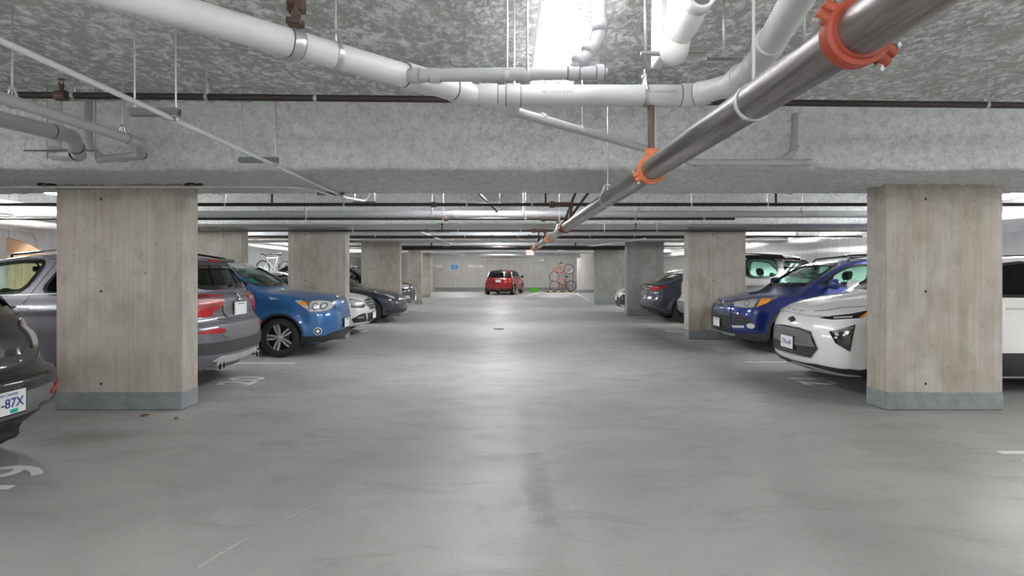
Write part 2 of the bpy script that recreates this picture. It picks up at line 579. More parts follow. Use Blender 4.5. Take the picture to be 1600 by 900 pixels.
def glass_mat(name, tint, refl=1.0, rough=.0):
    if name in MATS: return MATS[name]
    m = bpy.data.materials.new(name); m.use_nodes = True
    t = m.node_tree; t.nodes.clear()
    o = t.nodes.new('ShaderNodeOutputMaterial'); mx = t.nodes.new('ShaderNodeMixShader')
    tr = t.nodes.new('ShaderNodeBsdfTransparent'); tr.inputs[0].default_value = (*tint, 1)
    gl = t.nodes.new('ShaderNodeBsdfGlossy'); gl.inputs['Roughness'].default_value = rough
    lw = t.nodes.new('ShaderNodeLayerWeight'); lw.inputs[0].default_value = .5
    pw = t.nodes.new('ShaderNodeMath'); pw.operation = 'POWER'; pw.inputs[1].default_value = 3.5; t.links.new(lw.outputs['Facing'], pw.inputs[0])
    fr = t.nodes.new('ShaderNodeMath'); fr.operation = 'MULTIPLY_ADD'; fr.inputs[1].default_value = .55; fr.inputs[2].default_value = .03; t.links.new(pw.outputs[0], fr.inputs[0])
    t.links.new(fr.outputs[0], mx.inputs[0]); t.links.new(tr.outputs[0], mx.inputs[1]); t.links.new(gl.outputs[0], mx.inputs[2])
    t.links.new(mx.outputs[0], o.inputs[0]); MATS[name] = m
    return m
G_CLEAR = glass_mat('window_glass', (.86,.92,.90))
G_GREEN = glass_mat('window_glass_green', (.76,.90,.85))
G_TINT = glass_mat('window_glass_tinted', (.14,.16,.16))

class Builder:
    """places parts on one car"""
    def __init__(b, name, label, cat, car, body_mat, loc, rotz, h=.026, group=None):
        b.c = car; b.root = empty(name, loc, rotz); tag(b.root, label, cat, group)
        V, Q = car.mesh(h)
        b.body = mesh_obj('body', V, Q, body_mat, b.root, True, 50)
        b.bm = body_mat
    def S(b, pts): return [(b.c.L/2-s, z) for s, z in pts]
    def part(b, name, VF, mat, parent=None, label=None, auto=40):
        V, F = VF
        if len(V) == 0: return None
        o = mesh_obj(name, V, F, mat, parent or b.root, True, auto)
        if label: o['label'] = label
        return o
    def pair(b, name, VF, mat, parent=None, label=None, sides=(1,-1), auto=40):
        V, F = VF; r = []
        V = np.asarray(V, float)
        if len(V) == 0: return r
        for s in sides:
            if s == 1: r.append(b.part(name, (V, F), mat, parent, label, auto))
            else: r.append(b.part(name, (V*np.array([1,-1,1]), [tuple(f)[::-1] for f in F]), mat, parent, label, auto))
        return r
    def sidep(b, name, pts, mat, off=.005, thick=.012, grid=.05, smooth=0, label=None, sides=(1,-1), parent=None):
        return b.pair(name, b.c.patch(b.S(pts), 'side', off, thick, grid, smooth, False), mat, parent, label, sides)
    def sides(b, name, pts, mat, w=.01, off=.004, thick=.006, closed=False, sides=(1,-1), label=None, widths=None, parent=None):
        return b.pair(name, b.c.strip(b.S(pts), 'side', w, off, thick, closed, False, widths=widths), mat, parent, label, sides)
    def frontp(b, name, pts, mat, off=.005, thick=.012, grid=.05, smooth=0, view='front', sym=True, label=None, parent=None):
        """pts given for y>=0 from bottom centre to top centre; mirrored into one plate when sym"""
        P = list(pts)
        if sym: P = P+[(-y, z) for y, z in P[::-1] if abs(y) > 1e-6]
        return b.part(name, b.c.patch(P, view, off, thick, grid, smooth, False), mat, parent, label)
    def fronts(b, name, pts, mat, w=.01, off=.004, thick=.006, closed=False, view='front', sym=True, label=None, widths=None, parent=None):
        P = list(pts)
        if sym: P = P+[(-y, z) for y, z in P[::-1] if abs(y) > 1e-6]
        return b.part(name, b.c.strip(P, view, w, off, thick, closed, False, widths=widths), mat, parent, label)
    def cornerp(b, name, pts, ang, mat, off=.005, thick=.012, grid=.03, smooth=0, label=None, sides=(1,-1), parent=None):
        """pts = (s, y, z) points seen from the direction ang (degrees from straight ahead)"""
        a = math.radians(ang)
        uv = [(-(b.c.L/2-s)*math.sin(a)+y*math.cos(a), z) for s, y, z in pts]
        return b.pair(name, b.c.patch(uv, ang, off, thick, grid, smooth, False), mat, parent, label, sides)
    def corners(b, name, pts, ang, mat, w=.01, off=.004, thick=.006, closed=False, sides=(1,-1), parent=None, widths=None):
        a = math.radians(ang)
        uv = [(-(b.c.L/2-s)*math.sin(a)+y*math.cos(a), z) for s, y, z in pts]
        return b.pair(name, b.c.strip(uv, ang, w, off, thick, closed, False, widths=widths), mat, parent, None, sides)
    def under(b):
        c = b.c; V = []; F = []
        m = MB()
        for xa in (c.xf, c.xr):
            n = 22; r = c.Ra-.006
            A = [math.radians(t) for t in np.linspace(-14, 194, n)]
            y1 = c.W-.045; y0 = c.W-.294
            P = [(xa+r*math.cos(t), c.R+r*math.sin(t)) for t in A]
            V = [(x, y1, z) for x, z in P]+[(x, y0, z) for x, z in P]+[(xa, y0, c.R+.0)]
            F = [(i, i+1, n+i+1, n+i) for i in range(n-1)]+[(n+i, n+i+1, 2*n) for i in range(n-1)]
            m.add(V, F)
        b.pair('wheel_liner', (m.v, m.f), M_PLAS)
        u = MB(); u.box((-c.L/2+.35, -c.W+.32, .17), (c.L/2-.35, c.W-.32, .26), .03)
        u.cyl((c.xf, -c.W+.2, c.R), (c.xf, c.W-.2, c.R), .03, 8); u.cyl((c.xr, -c.W+.2, c.R), (c.xr, c.W-.2, c.R), .04, 8)
        u.build('underbody', M_PLAS, b.root)
    def bumper_lip(b, zc, x0, x1, mat): pass
    def windows(b, glass, rim=M_GLOSSB, rimw=.035, names=None, sides=(1,-1), gl=None, rim_off=.004):
        for i, w in enumerate(b.c.win):
            P = chaikin(w, 2, ratio=.16)
            g = gl[i] if gl else glass
            cen = P.mean(0)
            VF = b.c.patch(P+(P-cen)/np.linalg.norm(P-cen, axis=1)[:, None]*.012, 'side', -.010, .005, .08, 0, False)
            gs = b.pair('side_window', VF, g, sides=sides)
            VF = b.c.strip(P, 'side', rimw, rim_off, .012, True, False)
            for o, sd in zip(gs, sides): b.pair('window_frame', VF, rim, parent=o, sides=(sd,))
    def screen(b, spec, view, glass, name, rimw=.05, rim=M_GLOSSB, rim_off=.004):
        P = chaikin(spec['poly'], 1); P = [tuple(p) for p in P if p[0] > 1e-3]
        z0 = min(p[1] for p in spec['poly']); z1 = max(p[1] for p in spec['poly'])
        # spec poly runs bottom-centre -> bottom corner -> top corner -> top-centre
        poly = [(y, z) for y, z in spec['poly'] if y > 0]
        full = chaikin(poly+[(-y, z) for y, z in poly[::-1]], 2, ratio=.16)
        cen = full.mean(0)
        VF = b.c.patch(full+(full-cen)/np.linalg.norm(full-cen, axis=1)[:, None]*.015, view, -.012, .005, .09, 0, False)
        o = b.part(name, VF, glass)
        b.part('glass_border', b.c.strip(full, view, rimw, rim_off, .012, True, False), rim, o)
        return o
    def wheels(b, style='split5', rim=M_SILV, back=M_DARKAL, width=.21, rr=None, inset=.012, cap=None):
        c = b.c; R = c.R; rr = rr or R-.10
        t = MB()
        w = width
        prof = [(rr-.01,-w*.46),(rr+.02,-w*.50),(R-.035,-w*.5),(R-.012,-w*.44),(R,-w*.34),(R,w*.34),(R-.012,w*.44),(R-.035,w*.5),(rr+.02,w*.5),(rr-.01,w*.46),(rr-.015,0)]
        t.lathe(prof, (0,0,0), 'y', 48, closed=True)
        for q in (-.25, 0, .25):
            pass
        tyre0 = None
        k = 0
        for xa in (c.xf, c.xr):
            for sd in (1, -1):
                y = sd*(c.W-inset-w/2)
                if tyre0 is None:
                    o = t.build('wheel', M_RUB, b.root, auto=30); tyre0 = o
                    kids = b._rim(style, rim, back, rr, w, cap, o)
                else:
                    o = tyre0.copy(); COL.objects.link(o); o.parent = b.root
                    for ch in list(tyre0.children):
                        q = ch.copy(); COL.objects.link(q); q.parent = o
                o.location = (xa, y, R); o.rotation_euler = (0, .35+k*.9, 0 if sd == 1 else PI)
                k += 1
        b.under()
    def _rim(b, style, rim, back, rr, w, cap, o):
        m = MB()
        yo = w*.42
        m.lathe([(rr-.012, yo-.01),(rr+.004, yo+.012),(rr+.012, yo+.008),(rr+.006, -w*.45),(rr-.012,-w*.45)], (0,0,0), 'y', 48, closed=True)
        if style == 'split5' or style == 'split6':
            n = 5 if style == 'split5' else 6
            for i in range(n):
                for sg in (-1, 1):
                    a = 2*PI*i/n
                    P = [(.035, sg*.005),(.045, sg*.026),(rr*.55, sg*.046),(rr-.004, sg*(.046)),(rr-.004, sg*.014),(rr*.6, sg*.013),(.07, sg*.005)]
                    P = [(x*math.cos(a)-z*math.sin(a), x*math.sin(a)+z*math.cos(a)) for x, z in P]
                    m.prism(P, yo-.035, yo-.004, 'y')
        elif style == 'disc':
            m.lathe([(0, yo-.005),(rr*.5, yo),(rr-.01, yo-.012),(rr-.01, yo-.03),(0, yo-.03)], (0,0,0), 'y', 48)
            for i in range(10):
                a = 2*PI*i/10
                P = [(rr*.45,-.012),(rr*.9,-.022),(rr*.9,.022),(rr*.45,.012)]
                P = [(x*math.cos(a)-z*math.sin(a), x*math.sin(a)+z*math.cos(a)) for x, z in P]
                m.prism(P, yo-.01, yo+.004, 'y')
        else:
            n = int(style[1:])
            for i in range(n):
                a = 2*PI*i/n
                wd = .9/n*rr*2.2
                P = [(.03,-.022),(rr*.5,-wd*.42),(rr-.004,-wd*.5),(rr-.004,wd*.5),(rr*.5,wd*.42),(.03,.022)]
                P = [(x*math.cos(a)-z*math.sin(a), x*math.sin(a)+z*math.cos(a)) for x, z in P]
                m.prism(P, yo-.04, yo-.006, 'y')
        m.lathe([(0, yo+.004),(.028, yo+.002),(.045, yo-.012),(.05, yo-.05),(0, yo-.05)], (0,0,0), 'y', 24)
        r = m.build('rim', rim, o, auto=30)
        d = MB(); d.lathe([(0, -.02),(rr, -.02),(rr, -.04),(0, -.04)], (0,0,0), 'y', 40)
        d.lathe([(.05, yo-.05),(.13, -.0),(.13,-.02),(.05,-.02)], (0,0,0), 'y', 32, closed=True)
        d.build('brake_disc', back, o, auto=30)
    def interior(b, s_dash=1.25, s1=2.0, s2=2.95, zs=.55, top=1.05, seat=M_SEAT, hr=True, mirror=(1.75,1.40), wheel=True, yoff=.37):
        c = b.c; X = lambda s: c.L/2-s
        m = MB(); m.box((X(s_dash+.42), -c.W+.20, zs+.08), (X(s_dash-.1), c.W-.20, top-.13), .06)
        m.box((X(s_dash+.28), .17, top-.16), (X(s_dash-.05), .58, top-.07), .04)
        m.build('dashboard', M_SEAT, b.root)
        first = None
        for s, ys in ((s1, (yoff, -yoff)), (s2, (yoff, -yoff))):
            for y in ys:
                if first is None:
                    m = MB()
                    m.box((-.25,-.25,0), (.27,.25,.16), .05)
                    # slanted back
                    B = MB(); B.box((-.06,-.24,0), (.06,.24,.58), .05)
                    if hr: B.box((-.045,-.13,.62), (.045,.13,.80), .04); B.cyl((0,-.06,.56),(0,-.06,.66),.008,8); B.cyl((0,.06,.56),(0,.06,.66),.008,8)
                    a = -.30
                    V = [(x*math.cos(a)+z*math.sin(a)-.24, y_, -x*math.sin(a)+z*math.cos(a)+.1) for x, y_, z in B.v]
                    m.add(V, B.f)
                    first = m.build('seat', seat, b.root, loc=(X(s), y, zs-.08)); o = first
                else:
                    o = first.copy(); COL.objects.link(o); o.parent = b.root; o.location = (X(s), y, zs-.08)
        if wheel:
            m = MB(); m.torus((0,0,0), .18, .016, 'x', 32, 8)
            m.box((-.015,-.17,-.025), (.015,.17,.025), .01); m.box((-.02,-.06,-.07), (.02,.06,.05), .02); m.cyl((0,0,0), (.25,0,-.02), .03, 10)
            m.build('steering_wheel', M_SEAT, b.root, loc=(X(s_dash+.50), yoff, top-.10), rot=(0, .42, 0))
        if mirror:
            m = MB(); m.box((-.02,-.12,-.035), (.02,.12,.035), .018); m.cyl((0,0,.02), (.07,0,.09), .012, 8)
            m.build('rear_view_mirror', M_GLOSSB, b.root, loc=(X(mirror[0]), 0, mirror[1]))
    def mirrors(b, s, z, mat, size=(.085,.12,.085), arm=True, y=None):
        c = b.c; x = c.L/2-s
        Q, N = c.project([(x, z-.03)], 'side')
        yy = Q[0][1]
        m = MB(); m.sphere((0,0,0), 1, 20, 12, (size[0], size[1], size[2]))
        V = np.array(m.v); V[:,0] = np.where(V[:,0] < -size[0]*.35, -size[0]*.35+(V[:,0]+size[0]*.35)*.12, V[:,0])
        V[:,2] = np.sign(V[:,2])*size[2]*(np.abs(V[:,2])/size[2])**.75
        V = V+np.array([x, yy+.07+size[1], z])
        r = b.pair('side_mirror', (V, m.f), mat)
        a = MB(); a.tube([(x+.01, yy-.02, z-.05), (x+.01, yy+.08, z-.055), (x, yy+.13, z-.03)], [.03,.022,.02], 10)
        for o, sd in zip(r, (1, -1)): b.pair('mirror_arm', (a.v, a.f), M_GLOSSB, parent=o, sides=(sd,))
    def handles(b, ss, z, mat, w=.19):
        for s in ss:
            x = b.c.L/2-s
            Q, N = b.c.project([(x, z)], 'side'); p = Q[0]
            m = MB()
            pts = [(x-w/2, p[1]-.005, z), (x-w/2+.02, p[1]+.022, z+.004), (x, p[1]+.032, z+.006), (x+w/2-.02, p[1]+.022, z+.004), (x+w/2, p[1]-.005, z)]
            m.tube(round_path(pts, .03, 3), .012, 8)
            b.pair('door_handle', (m.v, m.f), mat)
    def seam(b, lines, w=.006):
        V = []; F = []
        for l in lines:
            v, f = b.c.strip(b.S(l), 'side', w, .0012, .003, False, False); n = sum(len(q) for q in V)
            V.append(v); F += [tuple(i+n for i in g) for g in f]
        b.pair('door_seam', (np.vstack(V), F), M_GLOSSB)
    def arches(b, mat, w=.05, off=.010, thick=.02, a0=-12, a1=192, both=True):
        c = b.c
        for xa in (c.xf, c.xr):
            P = [(xa+(c.Ra+w/2-.006)*math.cos(math.radians(a)), c.R+(c.Ra+w/2-.006)*math.sin(math.radians(a))) for a in np.linspace(a0, a1, 30)]
            b.pair('wheel_arch_trim', c.strip(P, 'side', w, off, thick, False, False), mat)
    def plate(b, view, z, txt, frame=M_GLOSSB, size=(.305,.153), y=0, tilt=0, col=M_BLUE, off=.012, mini='British Columbia', teal=False, flag=True, u=None):
        c = b.c
        Q, N = c.project([(y, z), (y, z+size[1]/2), (y, z-size[1]/2)], view)
        sg = 1 if view == 'front' else -1
        xm = max(q[0]*sg for q in Q)+off
        m = MB(); w, h = size
        fr = MB(); fr.box((-.010, -w/2-.012, -h/2-.012), (.0, w/2+.012, h/2+.012), .004)
        o = mesh_obj('licence_plate_frame', fr.v, fr.f, frame, b.root, True, 35)
        o.location = (sg*xm, y, z); o.rotation_euler = (0, tilt, 0 if sg == 1 else PI)
        pl = MB(); pl.box((0, -w/2, -h/2), (.003, w/2, h/2), .001)
        p = mesh_obj('licence_plate', pl.v, pl.f, M_PLATE, o, True, 35)
        def put(nm, s, size_, yy, zz, mat, bold=.0):
            V, F = text_geo(s, size_, .0006, bold)
            V2 = np.stack([V[:,2]*1+.0042, V[:,0]+yy, V[:,1]+zz], 1)
            q = mesh_obj(nm, V2, F, mat, o, False)
            return q
        if txt: put('plate_number', txt, .088, 0, -.005, col, .0012)
        if mini: put('plate_caption', mini, .026, 0, h/2-.020, col)
        if teal:
            t = MB(); t.box((.003, .055-.11*0, -h/2+.006), (.0045, .115, -h/2+.032), 0)
            V = [(a, c_-.03, d) for a, c_, d in t.v]; mesh_obj('renewal_decal', V, t.f, M_TEAL, o, False)
        return o
def join_VF(items):
    V = []; F = []; n = 0
    for v, f in items:
        V.append(np.asarray(v, float)); F += [tuple(i+n for i in g) for g in f]; n += len(v)
    return np.vstack(V), F
P_BLUE = paint('paint_bright_blue', (.022,.125,.34), .45, .38)
P_WHITE = paint('paint_white', (.80,.80,.80), 0, .3)
P_NAVY = paint('paint_deep_blue', (.008,.024,.17), .4, .36)
P_SILVER = paint('paint_space_grey', (.17,.17,.195), .6, .38)
P_DGREY = paint('paint_dark_grey', (.028,.027,.029), .45, .5, .5)
P_CHARC = paint('paint_blue_grey', (.024,.030,.048), .45, .38)
P_BLACK = paint('paint_black', (.015,.016,.019), .4, .3)
P_RED = paint('paint_red', (.32,.003,.009), .2, .34)

def car_soul():
    L = 4.14
    low = [(.16,.20),(.04,.27),(.0,.40),(.0,.60),(.03,.76),(.06,.86),(.13,.955),(.30,1.01),(.60,1.055),(1.0,1.095),(1.25,1.12),(2.2,1.12),(3.9,1.15),(4.06,1.1),(4.10,.9),(4.14,.62),(4.13,.38),(4.02,.24),(3.7,.19),(2,.18),(.5,.18)]
    green = [(.95,1.02),(1.22,1.145),(1.50,1.34),(1.78,1.50),(2.0,1.565),(2.5,1.60),(3.3,1.59),(3.78,1.56),(3.93,1.50),(4.0,1.30),(4.04,1.12),(4.0,1.0),(2.5,1.0)]
    win = [[(1.36,1.15),(1.62,1.31),(1.92,1.465),(2.40,1.495),(2.40,1.14)], [(2.50,1.14),(2.50,1.495),(3.24,1.48),(3.28,1.16)]]
    ws = dict(poly=[(0,1.155),(.70,1.16),(.62,1.40),(.55,1.505),(0,1.515)], s=2.02)
    rw = dict(poly=[(0,1.18),(.58,1.18),(.54,1.47),(0,1.48)], s=3.55)
    c = Car(L, .90, low, green, .84, 3.41, .325, zb=1.12, tumble=.36, bowf=.26, win=win, ws=ws, rw=rw, flare=.02, arch=.045, cabf=1.25,
            side=[(0,.10),(.18,.05),(.35,.0),(.55,-.005),(.8,.0),(.95,.02),(1.10,.045),(1.6,.05)], gi=.06)
    b = Builder('hatchback_car', 'bright blue boxy hatchback with white roof, nose out beside the silver crossover', 'car', c, P_BLUE, (-2.83-L/2, 10.25, 0), 0)
    X = lambda s: L/2-s
    # white roof panel
    roof = [(X(1.72), -.52), (X(1.72), .52), (X(2.0), .66), (X(3.85), .64), (X(3.95), .56), (X(3.95), -.56), (X(3.85), -.64), (X(2.0), -.66)]
    b.part('roof_panel', c.patch(roof, 'top', .010, .02, .10, 1, False), P_WHITE, label='white roof')
    b.windows(G_GREEN, sides=(1,-1))
    b.screen(ws, 'front', G_GREEN, 'windscreen', .05)
    b.screen(rw, 'rear', G_GREEN, 'rear_window')
    b.frontp('windscreen_sticker', [(-.62,1.19),(-.40,1.19),(-.42,1.30),(-.58,1.30)], M_TEAL, -.02, .004, .05, 0, sym=False)
    b.wheels('split5', M_SILV, M_DARKAL)
    b.interior(1.30, 2.05, 2.95, .58, 1.12, M_SEATG, mirror=(1.85,1.42))
    b.mirrors(1.62, 1.17, P_BLUE)
    b.handles((2.28,3.15), .98, P_BLUE)
    b.seam([[(1.28,1.12),(1.22,.95),(1.22,.50),(1.32,.30),(2.42,.28),(2.44,1.12)], [(2.46,.28),(2.9,.30),(3.02,.55),(3.28,.85),(3.34,1.12)]])
    b.arches(M_PLAS, .03, .006)
    # headlights
    hl = b.sidep('headlight', [(.64,.935),(.42,.935),(.22,.93),(.10,.885),(.065,.81),(.12,.735),(.27,.715),(.40,.765)], M_LAMPD, .006, .02, .03, 1)
    for o, sd in zip(hl, (1,-1)):
        b.sidep('lamp_lens', [(.60,.925),(.49,.925),(.40,.86),(.38,.80),(.43,.80)], M_LAMP, .010, .006, .03, 0, sides=(sd,), parent=o)
        b.sidep('reflector', [(.37,.915),(.22,.912),(.11,.875),(.085,.81),(.13,.75),(.26,.735),(.36,.78)], M_LAMP, .010, .006, .02, 1, sides=(sd,), parent=o)
        b.sidep('indicator', [(.53,.915),(.41,.90),(.40,.845),(.47,.845)], M_AMB, .014, .006, .03, 1, sides=(sd,), parent=o)
        for s0 in (.19, .29):
            cc = [(s0+.042*math.cos(a), .825+.055*math.sin(a)) for a in np.linspace(0, 2*PI, 14, endpoint=False)]
            b.sidep('bulb', cc, M_LAMPD, .013, .006, .02, 0, sides=(sd,), parent=o)
            cc = [(s0+.026*math.cos(a), .825+.034*math.sin(a)) for a in np.linspace(0, 2*PI, 12, endpoint=False)]
            b.sidep('bulb', cc, M_LAMPW, .017, .006, .02, 0, sides=(sd,), parent=o)
    # closed grille plate, lower bumper, fog lamps
    b.frontp('closed_grille', [(0,.74),(.34,.745),(.41,.80),(.40,.875),(0,.885)], P_BLUE, .014, .02, .05, 1)
    b.fronts('grille_surround', [(0,.735),(.35,.74),(.425,.80),(.41,.885),(0,.895)], M_CHR, .012, .012)
    b.frontp('lower_grille', [(0,.23),(.62,.25),(.74,.32),(.60,.37),(.30,.40),(0,.40)], M_PLAS, .010, .02, .05)
    b.fronts('grille_bar', [(0,.33),(.58,.325)], M_CLAD, .018, .018, .012)
    b.fronts('grille_bar', [(0,.28),(.58,.285)], M_CLAD, .018, .018, .012)
    b.sidep('bumper_lower', [(.53,.19),(.42,.19),(.2,.215),(.08,.30),(.07,.33),(.25,.345),(.49,.345)], M_PLAS, .008, .02, .04)
    b.sides('bumper_crease', [(.33,.41),(.33,.49),(.28,.525),(.16,.53),(.11,.57),(.06,.585)], P_BLUE, .022, .010, .012)
    for r, mt, off in ((.062, M_SILV, .012), (.048, M_GLOSSB, .016), (.026, M_LAMPW, .020)):
        cc = [(.24+r*math.cos(a)*.9, .425+r*math.sin(a)) for a in np.linspace(0, 2*PI, 20, endpoint=False)]
        b.sidep('fog_lamp', cc, mt, off, .012, .03)
    b.fronts('bumper_crease', [(0,.66),(.45,.66),(.70,.64)], P_BLUE, .02, .008, .01)
    cc = [(.075*math.cos(a), .935+.032*math.sin(a)) for a in np.linspace(0, 2*PI, 24, endpoint=False)]
    b.part('badge', c.patch(cc, 'front', .014, .01, .03, 0, False), M_CHR)
    b.plate('front', .50, 'JH6-07N'[:0]+'', M_GLOSSB, off=.02)
    b.sidep('fender_badge', [(1.02,.985),(.86,.955),(.98,.945)], M_SILV, .008, .01, .03)
    for s0 in (.2, -.12):
        pts = c.project([(p, z) for p, z in ((s0, 1.165), (s0+.3, 1.175), (s0+.5, 1.21))], 'front')[0]+np.array([.015,0,.01])
        m = MB(); m.tube(list(pts), .008, 6); m.build('wiper', M_PLAS, b.root)
    # tail lamps
    b.sidep('tail_light', [(3.92,1.50),(4.02,1.50),(4.08,1.05),(3.95,1.02)], M_RED, .006, .012, .05)
    return b

def generic_front_low(): pass

def car_bmw():
    L = 4.65
    low = [(.16,.24),(.05,.30),(0,.42),(0,.65),(.04,.84),(.12,.93),(.35,1.0),(.8,1.05),(1.2,1.10),(2.2,1.13),(4.3,1.19),(4.46,1.17),(4.535,1.10),(4.56,1.02),(4.555,.90),(4.58,.84),(4.64,.78),(4.65,.70),(4.65,.50),(4.62,.38),(4.53,.27),(4.3,.22),(3,.20),(.6,.2)]
    green = [(1.05,1.0),(1.3,1.12),(1.65,1.36),(1.98,1.53),(2.25,1.60),(2.9,1.655),(3.5,1.645),(3.9,1.61),(4.18,1.56),(4.24,1.50),(4.34,1.34),(4.47,1.18),(4.4,1.0),(2.5,1.0)]
    win = [[(1.50,1.15),(1.75,1.32),(2.05,1.47),(2.5,1.53),(2.74,1.535),(2.55,1.155)], [(2.76,1.16),(2.96,1.535),(3.38,1.52),(3.34,1.17)], [(3.42,1.18),(3.45,1.51),(3.80,1.47),(3.98,1.38),(3.70,1.20)]]
    ws = dict(poly=[(0,1.14),(.70,1.14),(.60,1.40),(.54,1.54),(0,1.56)], s=2.2)
    rw = dict(poly=[(0,1.21),(.68,1.21),(.60,1.47),(0,1.50)], s=3.85)
    c = Car(L, .94, low, green, .91, 3.72, .365, zb=1.14, tumble=.38, bowf=.28, bowr=.24, win=win, ws=ws, rw=rw, flare=.02, arch=.045, cabf=1.3,
            side=[(0,.10),(.2,.05),(.35,.01),(.6,0),(.85,.0),(1.0,.012),(1.12,.04),(1.6,.05)], gi=.055)
    b = Builder('crossover_car', 'silver grey metallic crossover parked tail out behind the near left column', 'car', c, P_SILVER, (-3.27-L/2, 7.28, 0), PI)
    b.windows(G_CLEAR, gl=[G_CLEAR, G_TINT, G_TINT])
    b.screen(ws, 'front', G_CLEAR, 'windscreen'); b.screen(rw, 'rear', G_TINT, 'rear_window')
    b.sides('window_trim', [(1.42,1.135),(2.3,1.145),(3.8,1.185)], M_CHR, .014, .006, .010)
    b.sides('window_trim', [(1.55,1.235),(1.80,1.40),(2.08,1.52),(2.5,1.575),(3.3,1.575),(3.95,1.50)], M_CHR, .012, .006, .010)
    b.sides('body_crease', [(1.2,1.0),(2.2,1.005),(3.4,1.03),(4.3,1.06)], P_SILVER, .02, .007, .01)
    b.wheels('s5', M_SILV, M_DARKAL)
    b.interior(1.50, 2.85, 3.5, .55, 1.13, M_SEAT, mirror=(2.05,1.44))
    b.mirrors(1.72, 1.20, P_SILVER); b.handles((2.45,3.45), 1.02, P_SILVER, .2)
    b.seam([[(1.4,1.13),(1.34,.6),(1.4,.36),(2.5,.34),(2.56,.9),(2.66,1.15),(2.86,1.55)], [(2.60,.34),(3.1,.36),(3.25,.6),(3.5,.95),(3.55,1.17)]])
    b.arches(M_CLAD, .06, .008); b.sidep('side_cladding', [(1.35,.30),(3.3,.30),(3.3,.40),(1.35,.40)], M_CLAD, .008, .02, .1)
    rr = MB()
    for y in (1,):
        Q = [c.project([(L/2-s, .60)], 'top')[0][0] for s in (2.2, 2.9, 3.6, 4.1)]
        rr.tube(round_path([Q[0]]+[q+np.array([0,0,.045]) for q in Q]+[Q[-1]], .1, 4), .014, 8)
    b.pair('roof_rail', (rr.v, rr.f), M_GLOSSB)
    # tail
    sp = [(L/2-4.28,-.60),(L/2-4.28,.60),(L/2-4.40,.58),(L/2-4.43,.3),(L/2-4.43,-.3),(L/2-4.40,-.58)]
    m = MB(); m.box((-L/2+.40,-.58,1.525), (-L/2+.62,.58,1.57), .02); m.build('roof_spoiler', P_SILVER, b.root, auto=30)
    m = MB(); m.box((-L/2+.392,-.14,1.532), (-L/2+.44,.14,1.562), .006); m.build('brake_light', M_RED, b.root)
    # outer lamp + inner lamp
    A = 135
    tl = b.cornerp('tail_light', [(4.36,.90,1.13),(4.50,.62,1.135),(4.56,.34,1.115),(4.56,.40,1.0),(4.58,.52,.955),(4.575,.60,.955),(4.575,.64,.885),(4.42,.88,.885),(4.25,.92,.92),(4.22,.92,1.10)], A, M_RED, .010, .02, .03)
    for o, sd in zip(tl, (1,-1)):
        b.cornerp('lamp_band', [(4.30,.91,1.085),(4.50,.62,1.082),(4.56,.37,1.075),(4.56,.38,1.045),(4.50,.62,1.052),(4.30,.91,1.05)], A, M_PINK, .016, .01, .03, sides=(sd,), parent=o)
        b.cornerp('lamp_top', [(4.40,.88,1.13),(4.50,.62,1.135),(4.52,.58,1.10),(4.40,.88,1.105)], A, M_REDD, .016, .01, .03, sides=(sd,), parent=o)
        b.cornerp('lamp_segment', [(4.45,.80,1.03),(4.56,.40,1.03),(4.58,.50,.975),(4.50,.76,.98)], A, M_REDD, .014, .01, .03, sides=(sd,), parent=o)
    b.fronts('tailgate_crease', [(0,1.145),(.45,1.135),(.78,1.10)], P_SILVER, .02, .010, .012, False, 'rear')
    b.frontp('plate_recess', [(0,.865),(.30,.87),(.36,.93),(.36,1.035),(0,1.045)], P_SILVER, .004, .01, .05, 0, 'rear')
    b.fronts('plate_recess_edge', [(0,1.04),(.36,1.03)], M_GLOSSB, .018, .012, .012, False, 'rear')
    b.fronts('plate_recess_edge', [(0,.86),(.31,.865),(.37,.93),(.37,1.03)], P_SILVER, .016, .014, .012, False, 'rear')
    b.fronts('tailgate_seam', [(0,.835),(.50,.845),(.60,.89)], M_GLOSSB, .007, .002, .004, False, 'rear')
    b.frontp('bumper_panel', [(0,.62),(.42,.62),(.52,.67),(.56,.775),(0,.785)], M_GREY, .006, .012, .05, 0, 'rear', label='darker recessed bumper panel')
    b.cornerp('reflector', [(4.64,.50,.735),(4.60,.62,.75),(4.50,.78,.735),(4.45,.84,.715),(4.52,.76,.695),(4.64,.50,.69)], A, M_RED, .010, .014, .03)
    b.frontp('bumper_cladding', [(0,.44),(.50,.445),(.78,.46),(.93,.48),(.93,.60),(.60,.59),(0,.58)], M_CLAD, .008, .016, .05, 0, 'rear')
    b.frontp('diffuser', [(0,.335),(.42,.34),(.60,.37),(.50,.415),(0,.405)], M_LAMP, .022, .02, .04, 0, 'rear', label='bright silver diffuser strip')
    ex = MB()
    for dy in (-.045, .045):
        ex.lathe([(.036,.0),(.040,.0),(.042,-.02),(.042,-.16),(.036,-.16)], (-L/2+.02, .50+dy, .30), 'x', 20, closed=True)
        for i in range(len(ex.v)-100, len(ex.v)): pass
    V = np.array(ex.v)
    b.pair('exhaust_tip', (V+np.array([.20,0,0]), ex.f), M_CHR)
    cc = [(.042*math.cos(a), 1.095+.042*math.sin(a)) for a in np.linspace(0, 2*PI, 24, endpoint=False)]
    bd = b.part('badge', c.patch(cc, 'rear', .020, .01, .03, 0, False), M_CHR, label='round chrome badge with blue and white quarters')
    cc = [(.033*math.cos(a), 1.095+.033*math.sin(a)) for a in np.linspace(0, 2*PI, 24, endpoint=False)]
    b.part('badge_ring', c.patch(cc, 'rear', .022, .01, .03, 0, False), M_GLOSSB, bd)
